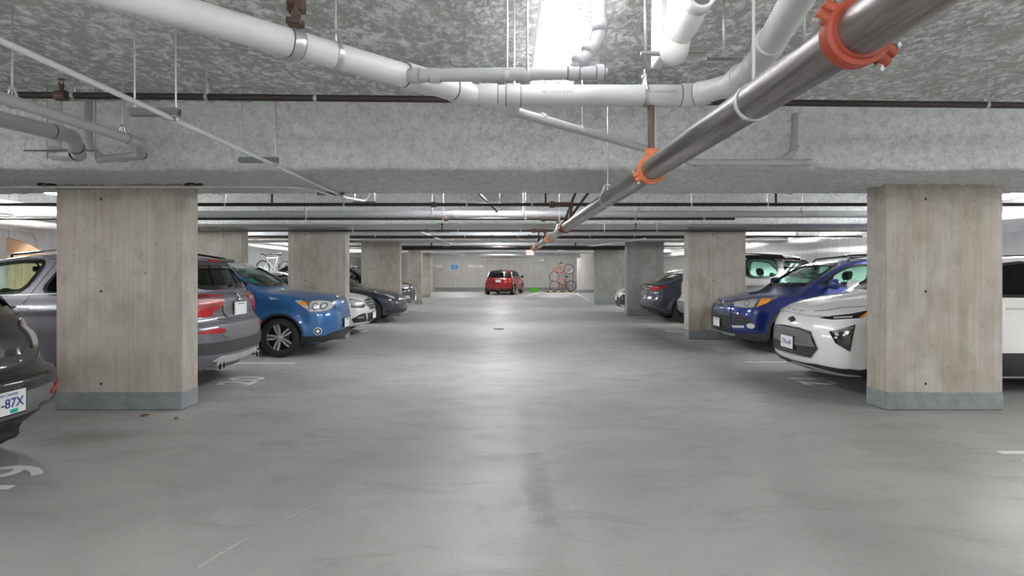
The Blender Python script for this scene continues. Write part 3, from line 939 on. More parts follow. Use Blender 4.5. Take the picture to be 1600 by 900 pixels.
    for a0, mt in ((0, M_PLATE), (90, M_BLUE), (180, M_PLATE), (270, M_BLUE)):
        cc = [(0, 1.095)]+[(.024*math.cos(math.radians(a0+t)), 1.095+.024*math.sin(math.radians(a0+t))) for t in (0,30,60,90)]
        b.part('badge_quarter', c.patch(cc, 'rear', .024, .01, .03, 0, False), mt, bd)
    b.plate('rear', .95, '', M_CHR, off=.018)
    b.plate_text = None
    pts = c.project([(p, z) for p, z in ((-.05, 1.24), (-.35, 1.25), (-.45, 1.27))], 'rear')[0]+np.array([-.02,0,.0])
    m = MB(); m.tube(list(pts), .009, 6); m.sphere(tuple(pts[0]), .022, 10, 6); m.build('rear_wiper', M_PLAS, b.root)
    # nose, seen only from elsewhere
    b.frontp('grille', [(.04,.68),(.26,.66),(.30,.84),(.06,.88)], M_GLOSSB, .01, .02, .05, 1, sym=False); b.frontp('grille', [(-.04,.68),(-.26,.66),(-.30,.84),(-.06,.88)], M_GLOSSB, .01, .02, .05, 1, sym=False)
    b.cornerp('headlight', [(.08,.42,.86),(.45,.86,.93),(.45,.86,.84),(.10,.42,.74)], 45, M_LAMP, .006, .012)
    b.frontp('lower_grille', [(0,.32),(.7,.34),(.6,.50),(0,.52)], M_PLAS, .008, .012)
    return b

def car_escape():
    L = 4.52
    low = [(.20,.20),(.08,.26),(.015,.34),(0,.45),(0,.66),(.035,.78),(.08,.85),(.20,.92),(.50,.995),(.9,1.055),(1.15,1.09),(2.2,1.09),(4.1,1.15),(4.35,1.1),(4.44,.9),(4.52,.65),(4.50,.38),(4.3,.24),(3.7,.2),(2,.19),(.6,.19)]
    green = [(.80,1.0),(1.02,1.095),(1.45,1.35),(1.85,1.54),(2.15,1.615),(2.7,1.66),(3.4,1.655),(4.0,1.60),(4.18,1.54),(4.3,1.35),(4.42,1.12),(4.3,1.0),(2.5,1.0)]
    win = [[(1.38,1.16),(1.62,1.31),(1.95,1.48),(2.42,1.54),(2.48,1.54),(2.46,1.15)], [(2.56,1.15),(2.58,1.54),(3.38,1.51),(3.42,1.19)], [(3.50,1.21),(3.47,1.50),(3.78,1.46),(3.95,1.30),(3.85,1.23)]]
    ws = dict(poly=[(0,1.135),(.72,1.14),(.63,1.38),(.555,1.535),(0,1.555)], s=2.1)
    rw = dict(poly=[(0,1.20),(.58,1.20),(.52,1.50),(0,1.52)], s=3.9)
    c = Car(L, .92, low, green, .93, 3.62, .352, zb=1.10, tumble=.40, bowf=.30, bowr=.2, win=win, ws=ws, rw=rw, flare=.02, arch=.045, cabf=1.2, gi=.055,
            side=[(0,.10),(.2,.05),(.36,.01),(.55,0),(.75,.0),(.95,.015),(1.08,.045),(1.6,.05)])
    b = Builder('crossover_car', 'deep blue crossover with roof rails, nose out beside the second right column', 'car', c, P_NAVY, (3.93+L/2, 10.62, 0), PI)
    b.windows(G_GREEN)
    b.screen(ws, 'front', G_GREEN, 'windscreen', .05); b.screen(rw, 'rear', G_GREEN, 'rear_window')
    b.wheels('s5', M_SILV, M_DARKAL)
    b.interior(1.35, 2.15, 3.1, .62, 1.12, M_SEAT, mirror=(1.80,1.46))
    b.mirrors(1.55, 1.19, P_NAVY, (.09,.13,.09)); b.handles((2.35,3.35), 1.0, P_NAVY)
    b.seam([[(1.32,1.09),(1.26,.7),(1.3,.34),(2.45,.32),(2.52,1.12)], [(2.54,.32),(3.0,.34),(3.1,.6),(3.4,.95),(3.45,1.15)]])
    b.arches(M_CLAD, .055, .008); b.sidep('side_cladding', [(1.33,.22),(3.2,.22),(3.2,.33),(1.33,.33)], M_CLAD, .006, .02, .1)
    rr = MB(); Q = [c.project([(L/2-s, .56)], 'top')[0][0] for s in (2.1, 2.5, 3.2, 3.95)]
    rr.tube(round_path([Q[0]-np.array([-.05,0,.01])]+[q+np.array([0,0,.05]) for q in Q]+[Q[-1]-np.array([.06,0,.01])], .15, 5), .016, 8)
    b.pair('roof_rail', (rr.v, rr.f), M_GLOSSB)
    cb = MB(); Q1 = c.project([(L/2-2.55, y) for y in (-.56,-.3,0,.3,.56)], 'top')[0]+np.array([0,0,.055]); cb.tube(list(Q1), .016, 8); cb.build('cross_bar', M_GLOSSB, b.root)
    # lamps
    A = 62
    hl = b.cornerp('headlight', [(.66,.90,.965),(.48,.86,.955),(.28,.76,.925),(.12,.60,.885),(.05,.50,.85),(.035,.47,.795),(.06,.60,.775),(.20,.74,.765),(.33,.82,.785),(.52,.89,.865)], A, M_LAMPD, .006, .014, .025)
    for o, sd in zip(hl, (1,-1)):
        b.cornerp('reflector', [(.38,.82,.925),(.28,.76,.91),(.12,.60,.87),(.06,.51,.84),(.05,.49,.80),(.08,.62,.785),(.20,.74,.778),(.31,.80,.792)], A, M_LAMP, .010, .01, .02, sides=(sd,), parent=o)
        b.cornerp('indicator', [(.57,.89,.93),(.41,.84,.925),(.35,.82,.79),(.51,.88,.868)], A, M_AMB, .011, .01, .02, sides=(sd,), parent=o)
        b.cornerp('lamp_top', [(.63,.90,.958),(.48,.86,.95),(.28,.76,.918),(.29,.765,.905),(.48,.86,.93)], A, M_GREY, .012, .01, .02, sides=(sd,), parent=o)
        for (s0, y0, z0, r, mt, of) in ((.22,.73,.845,.052,M_LAMPD,.013),(.22,.73,.845,.036,M_LAMPW,.016),(.10,.60,.825,.034,M_LAMPW,.015)):
            a = math.radians(A); u0 = -(L/2-s0)*math.sin(a)+y0*math.cos(a)
            cc = [(u0+r*.85*math.cos(t), z0+r*math.sin(t)) for t in np.linspace(0, 2*PI, 14, endpoint=False)]
            b.pair('bulb', c.patch(cc, A, of, .008, .02, 0, False), mt, o, None, (sd,))
    b.frontp('upper_grille', [(0,.775),(.42,.79),(.45,.835),(.30,.845),(0,.85)], M_GLOSSB, .006, .014, .05)
    b.fronts('grille_bar', [(0,.825),(.44,.823)], M_CHR, .022, .016, .014); b.fronts('grille_bar', [(0,.795),(.42,.80)], M_CHR, .008, .014, .012)
    cc = [(.085*math.cos(a), .835+.036*math.sin(a)) for a in np.linspace(0, 2*PI, 24, endpoint=False)]
    bd = b.part('badge', c.patch(cc, 'front', .024, .012, .03, 0, False), M_CHR, label='chrome-rimmed oval badge')
    cc = [(.072*math.cos(a), .835+.027*math.sin(a)) for a in np.linspace(0, 2*PI, 24, endpoint=False)]
    b.part('badge_face', c.patch(cc, 'front', .027, .012, .03, 0, False), M_BLUE, bd)
    b.frontp('lower_grille', [(0,.30),(.40,.30),(.47,.36),(.49,.52),(.44,.665),(0,.68)], M_PLAS, .006, .014, .05)
    for z in (.36,.42,.48,.54,.60): b.fronts('grille_bar', [(0,z),(.46,z)], M_CLAD, .014, .014, .010)
    b.fronts('lower_trim', [(0,.275),(.42,.275),(.52,.30)], M_SILV, .020, .012, .012)
    b.corners('bumper_crease', [(.03,.50,.32),(.03,.50,.50),(.03,.48,.66),(.03,.46,.76),(.10,.50,.83)], A, P_NAVY, .030, .012, .014)
    fg = b.cornerp('side_intake', [(.04,.52,.445),(.04,.52,.66),(.09,.62,.675),(.20,.74,.62),(.31,.82,.53),(.24,.78,.51),(.12,.67,.475)], A, M_PLAS, .006, .014, .025)
    for o, sd in zip(fg, (1,-1)):
        for z in (.52,.57,.62): b.corners('grille_bar', [(.045,.53,z),(.15,.70,z-.005)], A, M_CLAD, .012, .012, .01, sides=(sd,), parent=o)
    b.corners('intake_trim', [(.04,.52,.67),(.09,.62,.685),(.20,.74,.635),(.33,.83,.53)], A, P_NAVY, .024, .014, .014)
    a = math.radians(A); u0 = -(L/2-.27)*math.sin(a)+.79*math.cos(a)
    cc = [(u0+.062*math.cos(t), .475+.045*math.sin(t)) for t in np.linspace(0, 2*PI, 18, endpoint=False)]
    fo = b.pair('fog_lamp', c.patch(cc, A, .014, .014, .03, 0, False), M_LAMPW)
    b.cornerp('fog_trim', [(.04,.53,.455),(.18,.73,.475),(.18,.73,.435),(.05,.55,.415)], A, M_LAMP, .012, .012, .03)
    b.sidep('bumper_lower', [(.52,.20),(.30,.20),(.10,.24),(.04,.30),(.10,.335),(.50,.34)], M_CLAD, .008, .02, .04)
    b.plate('front', .475, '', M_GLOSSB, off=.03)
    for y0 in (.1, -.2):
        pts = c.project([(p, z) for p, z in ((y0+.05, 1.14), (y0+.3, 1.155), (y0+.50, 1.19))], 'front')[0]+np.array([.015,0,.01])
        m = MB(); m.tube(list(pts), .008, 6); m.build('wiper', M_PLAS, b.root)
    b.sidep('tail_light', [(4.2,1.1),(4.42,1.05),(4.5,.85),(4.3,.9)], M_RED)
    return b

def car_bolt():
    L = 4.31
    low = [(.20,.20),(.08,.24),(.02,.31),(0,.40),(0,.62),(.02,.72),(.06,.83),(.13,.93),(.25,1.0),(.5,1.07),(.85,1.125),(1.1,1.16),(2.2,1.12),(3.9,1.14),(4.12,1.08),(4.24,.9),(4.31,.62),(4.28,.36),(4.1,.24),(3.5,.2),(2,.19),(.6,.19)]
    green = [(.80,1.0),(1.02,1.165),(1.45,1.39),(1.85,1.54),(2.2,1.60),(2.7,1.62),(3.4,1.59),(3.85,1.54),(4.02,1.45),(4.12,1.25),(4.2,1.1),(4.1,1.0),(2.5,1.0)]
    win = [[(1.32,1.20),(1.60,1.34),(1.95,1.47),(2.45,1.525),(2.45,1.13),(1.8,1.135)], [(2.54,1.13),(2.54,1.525),(3.22,1.49),(3.36,1.20)]]
    ws = dict(poly=[(0,1.20),(.70,1.20),(.62,1.38),(.555,1.525),(0,1.54)], s=2.1)
    rw = dict(poly=[(0,1.20),(.58,1.20),(.52,1.45),(0,1.47)], s=3.8)
    c = Car(L, .885, low, green, .87, 3.545, .335, zb=1.13, tumble=.40, bowf=.26, bowr=.2, win=win, ws=ws, rw=rw, flare=.02, arch=.045, cabf=1.2, gi=.055,
            side=[(0,.10),(.2,.04),(.36,.005),(.55,0),(.8,.0),(1.0,.012),(1.10,.035),(1.6,.05)])
    b = Builder('electric_hatchback_car', 'white hatchback with dark hexagonal grille, nose out behind the near right column', 'car', c, P_WHITE, (3.60+L/2, 7.32, 0), PI)
    b.windows(G_TINT); b.screen(ws, 'front', G_CLEAR, 'windscreen', .05); b.screen(rw, 'rear', G_TINT, 'rear_window')
    b.wheels('s5', M_DARKAL, M_DARKAL)
    b.interior(1.35, 2.1, 3.0, .62, 1.15, M_SEAT, mirror=(1.80,1.42))
    b.mirrors(1.45, 1.20, P_WHITE); b.handles((2.10,3.15), 1.0, P_WHITE, .22)
    b.seam([[(1.25,1.12),(1.2,.7),(1.25,.30),(2.42,.28),(2.48,1.12)], [(2.52,.28),(2.95,.30),(3.05,.6),(3.35,.95),(3.40,1.15)]])
    b.arches(M_PLAS, .04, .006); b.sidep('side_cladding', [(1.28,.20),(3.15,.20),(3.15,.50),(1.28,.50)], M_PLAS, .006, .02, .1)
    b.sides('roof_rail', [(1.6,1.47),(2.0,1.585),(2.6,1.605),(3.5,1.57)], M_GLOSSB, .016, .012, .02)
    A = 62
    hl = b.cornerp('headlight', [(.11,.52,.855),(.20,.68,.895),(.33,.79,.925),(.47,.85,.965),(.50,.86,.965),(.42,.84,.885),(.30,.77,.872),(.18,.66,.85)], A, M_GLOSSB, .006, .014, .02)
    for o, sd in zip(hl, (1,-1)):
        b.cornerp('lamp_strip', [(.20,.67,.878),(.34,.79,.90),(.34,.79,.885),(.20,.67,.862)], A, M_LAMP, .012, .01, .02, sides=(sd,), parent=o)
        b.cornerp('indicator', [(.39,.82,.885),(.47,.85,.945),(.49,.86,.945),(.43,.84,.888)], A, M_AMB, .012, .01, .02, sides=(sd,), parent=o)
    pod = b.cornerp('lamp_pod', [(.15,.66,.715),(.24,.74,.755),(.36,.81,.815),(.33,.80,.65),(.31,.79,.505),(.20,.70,.59)], A, M_GLOSSB, .008, .016, .02, 0)
    for o, sd in zip(pod, (1,-1)):
        for (s0, y0) in ((.21,.71),(.28,.765)):
            a = math.radians(A); u0 = -(L/2-s0)*math.sin(a)+y0*math.cos(a)
            cc = [(u0+.022*math.cos(t), .695+(.02 if s0 > .25 else 0)+.022*math.sin(t)) for t in np.linspace(0, 2*PI, 10, endpoint=False)]
            b.pair('lamp_lens', c.patch(cc, A, .014, .01, .02, 0, False), M_LAMP, o, None, (sd,))
        b.cornerp('lamp_trim', [(.17,.68,.722),(.34,.80,.79),(.34,.80,.765),(.18,.69,.70)], A, M_GREY, .014, .01, .02, sides=(sd,), parent=o)
    g = b.frontp('grille', [(0,.375),(.46,.385),(.56,.50),(.45,.69),(.25,.715),(0,.72)], M_GLOSSB, .004, .014, .04)
    b.fronts('grille_surround', [(0,.72),(.25,.715),(.45,.69),(.565,.50),(.46,.38),(0,.365)], M_CHR, .010, .010, .012, label='thin bright surround')
    b.frontp('grille_panel', [(0,.50),(.52,.515),(.43,.67),(.25,.695),(0,.70)], M_GREY, .009, .012, .04, parent=g)
    for z in (.40,.43,.46,.49): b.fronts('grille_bar', [(0,z),(.49,z+.003)], M_CLAD, .010, .012, .010, parent=g)
    for z in (.54,.57,.60,.63,.66): b.fronts('grille_line', [(0,z),(.47-(z-.54)*.3,z)], M_CLAD, .006, .012, .006, parent=g)
    # crossed bow-tie badge
    m1 = [(-.075,-.018),(-.022,-.018),(-.030,-.034),(.040,-.034),(.034,-.018),(.080,-.018),(.075,.018),(.022,.018),(.030,.034),(-.040,.034),(-.034,.018),(-.080,.018)]
    b.part('badge', c.patch([(y, .80+z) for y, z in m1], 'front', .012, .012, .03, 0, False), M_GLOSSB, label='black bow-tie shaped badge')
    b.frontp('bumper_lip', [(0,.20),(.45,.21),(.80,.24),(.86,.30),(.50,.315),(.30,.30),(0,.29)], M_PLAS, .008, .016, .05)
    b.fronts('lip_trim', [(0,.275),(.35,.275),(.50,.265),(.80,.235)], M_SILV, .010, .020, .010)
    b.sidep('bumper_lower', [(.54,.20),(.30,.20),(.12,.24),(.08,.29),(.30,.31),(.40,.30),(.52,.33)], M_PLAS, .010, .02, .04)
    b.sides('hood_seam', [(.12,.915),(.35,.985),(.7,1.03),(1.1,1.09)], M_GREY, .005, .0015, .003)
    b.fronts('hood_seam', [(0,.865),(.35,.862),(.60,.88)], M_GREY, .005, .0015, .003)
    o = b.plate('front', .52, 'FT1 64F'[:0]+'TR-64', M_GLOSSB, off=.02, mini='')
    b.sidep('tail_light', [(4.0,1.1),(4.2,1.05),(4.25,.9),(4.05,.95)], M_RED)
    return b

def car_mazda():
    L = 4.46
    low = [(.16,.2),(.05,.27),(0,.40),(0,.55),(.05,.68),(.2,.80),(.6,.90),(1.1,.98),(2.2,1.02),(3.7,1.10),(4.08,1.07),(4.24,1.0),(4.30,.90),(4.335,.76),(4.36,.72),(4.44,.69),(4.46,.64),(4.46,.52),(4.43,.43),(4.36,.40),(4.20,.26),(3.9,.2),(2,.18),(.6,.18)]
    green = [(.95,.9),(1.2,1.0),(1.6,1.22),(2.0,1.38),(2.4,1.45),(2.9,1.46),(3.5,1.42),(3.88,1.36),(3.98,1.31),(4.10,1.16),(4.22,1.03),(4.1,.9),(2.5,.9)]
    win = [[(1.5,1.06),(1.8,1.21),(2.1,1.31),(2.5,1.35),(2.52,1.05)], [(2.6,1.05),(2.6,1.35),(3.3,1.32),(3.5,1.22),(3.4,1.10)]]
    ws = dict(poly=[(0,1.03),(.68,1.03),(.56,1.34),(0,1.37)], s=2.2)
    rw = dict(poly=[(0,1.09),(.62,1.12),(.66,1.17),(.52,1.32),(0,1.35)], s=3.7)
    c = Car(L, .88, low, green, .93, 3.57, .325, zb=1.03, tumble=.46, bowf=.26, bowr=.36, win=win, ws=ws, rw=rw, flare=.025, arch=.04, cabf=1.2, gi=.05,
            side=[(0,.12),(.2,.08),(.35,.03),(.5,0),(.75,.0),(.9,.015),(1.02,.045),(1.6,.05)])
    b = Builder('hatchback_car', 'dusty dark grey hatchback, plate ending 87X, cut by the left edge', 'car', c, P_DGREY, (-3.30-L/2, 3.80, 0), PI)
    b.windows(G_TINT); b.screen(ws, 'front', G_CLEAR, 'windscreen'); b.screen(rw, 'rear', G_TINT, 'rear_window', .06)
    b.wheels('s10', M_SILV, M_DARKAL)
    b.interior(1.4, 2.15, 3.0, .5, 1.02, mirror=(1.9,1.3)); b.mirrors(1.7, 1.08, P_DGREY); b.handles((2.45,3.35), .92, P_DGREY)
    b.seam([[(1.35,1.0),(1.3,.6),(1.35,.32),(2.45,.3),(2.54,1.02)], [(2.58,.3),(3.0,.32),(3.1,.6),(3.4,.9),(3.45,1.08)]])
    b.arches(P_DGREY, .035, .006)
    A = 140
    tl = b.cornerp('tail_light', [(4.32,0.550,.845),(4.28,0.590,.90),(4.22,0.610,.98),(4.14,0.650,1.045),(4.05,0.710,1.055),(3.96,0.770,1.03),(3.94,0.790,.97),(4.0,0.790,.90),(4.12,0.750,.87),(4.25,0.650,.85)], A, M_LAMPD, .014, .03, .02, 1)
    for o, sd in zip(tl, (1,-1)):
        b.cornerp('reversing_lens', [(4.31,0.565,.855),(4.27,0.600,.91),(4.20,0.630,.98),(4.15,0.660,1.01),(4.10,0.695,.96),(4.12,0.715,.90),(4.24,0.650,.87)], A, M_LAMPW, .020, .014, .02, 1, sides=(sd,), parent=o)
        b.cornerp('red_lens', [(4.12,0.670,1.04),(4.04,0.720,1.045),(3.97,0.770,1.02),(3.96,0.780,.96),(4.02,0.780,.91),(4.08,0.740,.90),(4.09,0.700,.97)], A, M_PINK, .020, .014, .02, 1, sides=(sd,), parent=o)
    b.cornerp('reflector', [(4.42,.50,.545),(4.30,.68,.575),(4.16,.82,.585),(4.20,.80,.55),(4.34,.64,.53),(4.42,.50,.515)], A, M_RED, .012, .018, .03)
    # gap between tailgate and bumper
    b.fronts('tailgate_gap', [(0,.735),(.45,.745),(.66,.79),(.74,.85)], M_GLOSSB, .05, .004, .012, False, 'rear', widths=[.012,.03,.05,.055,.05,.03,.012])
    b.fronts('bumper_edge', [(0,.668),(.45,.672),(.72,.69)], P_DGREY, .018, .008, .012, False, 'rear')
    b.frontp('bumper_insert', [(0,.42),(.44,.43),(.54,.50),(.52,.60),(0,.615)], M_GREY, .004, .008, .05, 0, 'rear')
    b.fronts('insert_edge', [(0,.618),(.52,.603)], M_GLOSSB, .012, .008, .01, False, 'rear')
    b.frontp('diffuser', [(0,.26),(.55,.28),(.72,.36),(.60,.41),(0,.40)], M_PLAS, .006, .014, .05, 0, 'rear')
    b.plate('rear', .545, 'EG2-87X'[:0]+'E1-87X', M_GLOSSB, off=.012, teal=True)
    b.plate_o = None
    b.cornerp('headlight', [(.10,.45,.70),(.5,.84,.82),(.5,.84,.74),(.12,.45,.62)], 45, M_LAMP); b.frontp('grille', [(0,.25),(.6,.27),(.5,.5),(0,.52)], M_PLAS)
    return b

def car_mini():
    L = 3.72
    low = [(.14,.2),(.04,.28),(0,.40),(0,.55),(.04,.72),(.12,.82),(.35,.90),(.8,.95),(1.1,.97),(2.2,.97),(3.45,.98),(3.60,.95),(3.66,.85),(3.68,.70),(3.72,.60),(3.72,.42),(3.66,.28),(3.4,.22),(2,.2),(.6,.2)]
    green = [(.85,.9),(1.05,.98),(1.35,1.22),(1.55,1.34),(1.8,1.40),(2.3,1.425),(2.9,1.41),(3.28,1.37),(3.36,1.33),(3.48,1.15),(3.60,.96),(3.5,.88),(2,.88)]
    win = [[(1.25,1.03),(1.45,1.20),(1.62,1.31),(2.25,1.345),(2.28,1.02)], [(2.36,1.02),(2.33,1.345),(2.95,1.32),(3.15,1.05)]]
    ws = dict(poly=[(0,1.0),(.62,1.0),(.55,1.30),(0,1.33)], s=1.75)
    rw = dict(poly=[(0,1.0),(.52,1.0),(.47,1.29),(0,1.31)], s=3.2)
    c = Car(L, .84, low, green, .72, 3.19, .31, zb=.97, tumble=.36, bowf=.3, bowr=.20, win=win, ws=ws, rw=rw, flare=.04, arch=.03, cabf=1.1, gi=.06)
    b = Builder('compact_hatchback_car', 'small red hatchback with black roof parked facing the far wall', 'car', c, P_RED, (0,0,0), 0, h=.03)
    X = lambda s: L/2-s
    roof = [(X(1.5),-.5),(X(1.5),.5),(X(1.9),.56),(X(3.2),.54),(X(3.36),.48),(X(3.36),-.48),(X(3.2),-.54),(X(1.9),-.56)]
    b.part('roof_panel', c.patch(roof, 'top', .008, .02, .12, 1, False), M_GLOSSB, label='black roof')
    b.sidep('pillar_cover', [(1.05,.985),(1.25,1.01),(1.45,1.20),(1.62,1.34),(1.55,1.36),(1.3,1.19)], M_GLOSSB, .006, .012, .05)
    b.sidep('pillar_cover', [(2.27,.985),(2.24,1.37),(2.34,1.37),(2.38,.985)], M_GLOSSB, .006, .012, .05)
    b.sidep('pillar_cover', [(3.14,1.0),(2.94,1.34),(3.0,1.40),(3.30,1.37),(3.46,1.15),(3.55,.985)], M_GLOSSB, .006, .012, .05)
    b.windows(G_CLEAR); b.screen(ws, 'front', G_CLEAR, 'windscreen'); b.screen(rw, 'rear', G_CLEAR, 'rear_window', .07)
    b.wheels('s5', M_SILV, M_DARKAL, .2); b.interior(1.3, 1.85, 2.6, .45, .95, mirror=(1.55,1.24), yoff=.34)
    b.mirrors(1.4, 1.02, M_GLOSSB, (.06,.09,.07)); b.handles((2.1,), .86, M_CHR, .14); b.arches(M_PLAS, .06, .006)
    b.seam([[(1.15,.97),(1.1,.5),(1.15,.3),(2.3,.28),(2.45,.6),(2.36,.98)]])
    b.sidep('sill_cladding', [(1.1,.2),(2.85,.2),(2.85,.30),(1.1,.30)], M_PLAS, .006, .02, .1)
    b.frontp('bumper_lower', [(0,.24),(.7,.26),(.84,.32),(.84,.40),(.5,.36),(0,.35)], M_PLAS, .008, .02, .06, 0, 'rear')
    b.fronts('bumper_crease', [(0,.56),(.5,.56),(.8,.58)], P_RED, .03, .010, .015, False, 'rear')
    cc = [(3.60+.0, .64+.075*math.cos(t), .80+.11*math.sin(t)) for t in np.linspace(0, 2*PI, 18, endpoint=False)]
    tl = b.frontp('tail_light', [(y, z) for s, y, z in cc], M_CHR, .006, .02, .04, 0, 'rear', sym=False); 
    b.frontp('tail_light', [(-y, z) for s, y, z in cc], M_CHR, .006, .02, .04, 0, 'rear', sym=False)
    for sg in (1,-1):
        cc2 = [(sg*(.64+.055*math.cos(t)), .80+.085*math.sin(t)) for t in np.linspace(0, 2*PI, 16, endpoint=False)]
        b.frontp('lamp_lens', cc2, M_RED, .012, .02, .04, 0, 'rear', sym=False, parent=tl)
    b.fronts('tailgate_trim', [(0,.915),(.28,.91)], M_CHR, .025, .014, .012, False, 'rear')
    b.plate('rear', .79, '', M_CHR, off=.012)
    ex = MB(); ex.cyl((-L/2-.01,.07,.30),(-L/2+.2,.07,.30),.035,14); ex.cyl((-L/2-.01,-.07,.30),(-L/2+.2,-.07,.30),.035,14); ex.build('exhaust_tip', M_CHR, b.root)
    an = MB(); an.tube([(X(3.1),0,1.40),(X(3.14),0,1.45),(X(3.2),0,1.47)],[.03,.02,.008],8); an.build('antenna', M_GLOSSB, b.root)
    b.cornerp('headlight', [(.2,.48,.70),(.15,.5,.82),(.35,.68,.86),(.45,.75,.80),(.4,.72,.68)], 40, M_LAMP, smooth=1); b.frontp('grille', [(0,.5),(.4,.5),(.36,.64),(0,.68)], M_PLAS)
    b.root.location = (.02, 34.35, 0); b.root.rotation_euler = (0,0,PI/2-math.radians(13))
    return b

def car_mercedes():
    L = 4.6
    low = [(.16,.2),(.05,.26),(.0,.36),(0,.52),(.03,.66),(.10,.78),(.25,.85),(.6,.91),(1.1,.97),(1.4,1.0),(2.2,1.0),(3.6,1.02),(4.3,1.02),(4.52,.98),(4.58,.8),(4.6,.5),(4.5,.3),(4.2,.2),(2,.18),(.6,.18)]
    green = [(1.2,.9),(1.45,1.0),(1.8,1.21),(2.15,1.37),(2.5,1.435),(3.0,1.44),(3.5,1.37),(3.9,1.2),(4.2,1.03),(4.0,.9),(2.5,.9)]
    win = [[(1.75,1.04),(2.0,1.2),(2.25,1.31),(2.65,1.34),(2.68,1.03)], [(2.76,1.03),(2.74,1.34),(3.3,1.29),(3.65,1.08)]]
    ws = dict(poly=[(0,1.02),(.68,1.02),(.54,1.33),(0,1.36)], s=2.4); rw = dict(poly=[(0,1.06),(.6,1.06),(.5,1.31),(0,1.34)], s=3.5)
    c = Car(L, .885, low, green, .80, 3.56, .32, zb=1.0, tumble=.46, bowf=.30, bowr=.2, win=win, ws=ws, rw=rw, flare=.02, arch=.035, cabf=1.4, gi=.05)
    b = Builder('sedan_car', 'white sedan with chrome barred grille, nose just past the second left column', 'car', c, P_WHITE, (-2.98-L/2, 13.05, 0), 0, h=.032)
    b.windows(G_TINT); b.screen(ws, 'front', G_CLEAR, 'windscreen'); b.screen(rw, 'rear', G_TINT, 'rear_window')
    b.arches(b.bm, .03, .005); b.wheels('s7', M_SILV); b.interior(1.6, 2.3, 3.1, .45, 1.0, mirror=(2.1,1.25)); b.mirrors(1.85, 1.05, P_WHITE); b.handles((2.55,3.4), .88, P_WHITE)
    b.seam([[(1.5,.98),(1.45,.6),(1.5,.3),(2.6,.3),(2.7,1.0)], [(2.75,.3),(3.15,.32),(3.3,.65),(3.6,.95)]])
    hl = b.cornerp('headlight', [(.12,.46,.735),(.30,.70,.80),(.55,.85,.855),(.50,.84,.70),(.30,.74,.62),(.12,.50,.60),(.06,.44,.64)], 60, M_LAMPD, .006, .014, .03)
    for o, sd in zip(hl, (1,-1)):
        b.cornerp('reflector', [(.14,.52,.72),(.30,.70,.78),(.45,.80,.78),(.42,.80,.70),(.30,.74,.65),(.14,.55,.63)], 60, M_LAMP, .012, .01, .03, 1, sides=(sd,), parent=o)
    g = b.frontp('grille', [(0,.56),(.30,.57),(.40,.66),(.36,.765),(0,.79)], M_PLAS, .006, .014, .05)
    b.fronts('grille_surround', [(0,.79),(.36,.77),(.405,.66),(.30,.56),(0,.55)], M_CHR, .022, .014, .016)
    for z in (.61,.665,.72): b.fronts('grille_bar', [(0,z),(.36,z)], M_CHR, .022, .016, .016)
    b.cornerp('side_intake', [(.03,.42,.30),(.05,.50,.49),(.14,.66,.47),(.30,.78,.38),(.26,.76,.30)], 55, M_PLAS, .006, .012)
    b.corners('intake_lamp', [(.08,.55,.40),(.18,.70,.40)], 55, M_LAMP, .022, .012, .012)
    b.frontp('lower_grille', [(0,.28),(.34,.28),(.42,.48),(0,.48)], M_PLAS, .006, .012)
    b.plate('front', .42, '', M_GLOSSB, off=.02)
    b.sidep('tail_light', [(4.25,.95),(4.5,.93),(4.56,.78),(4.3,.82)], M_RED)
    return b

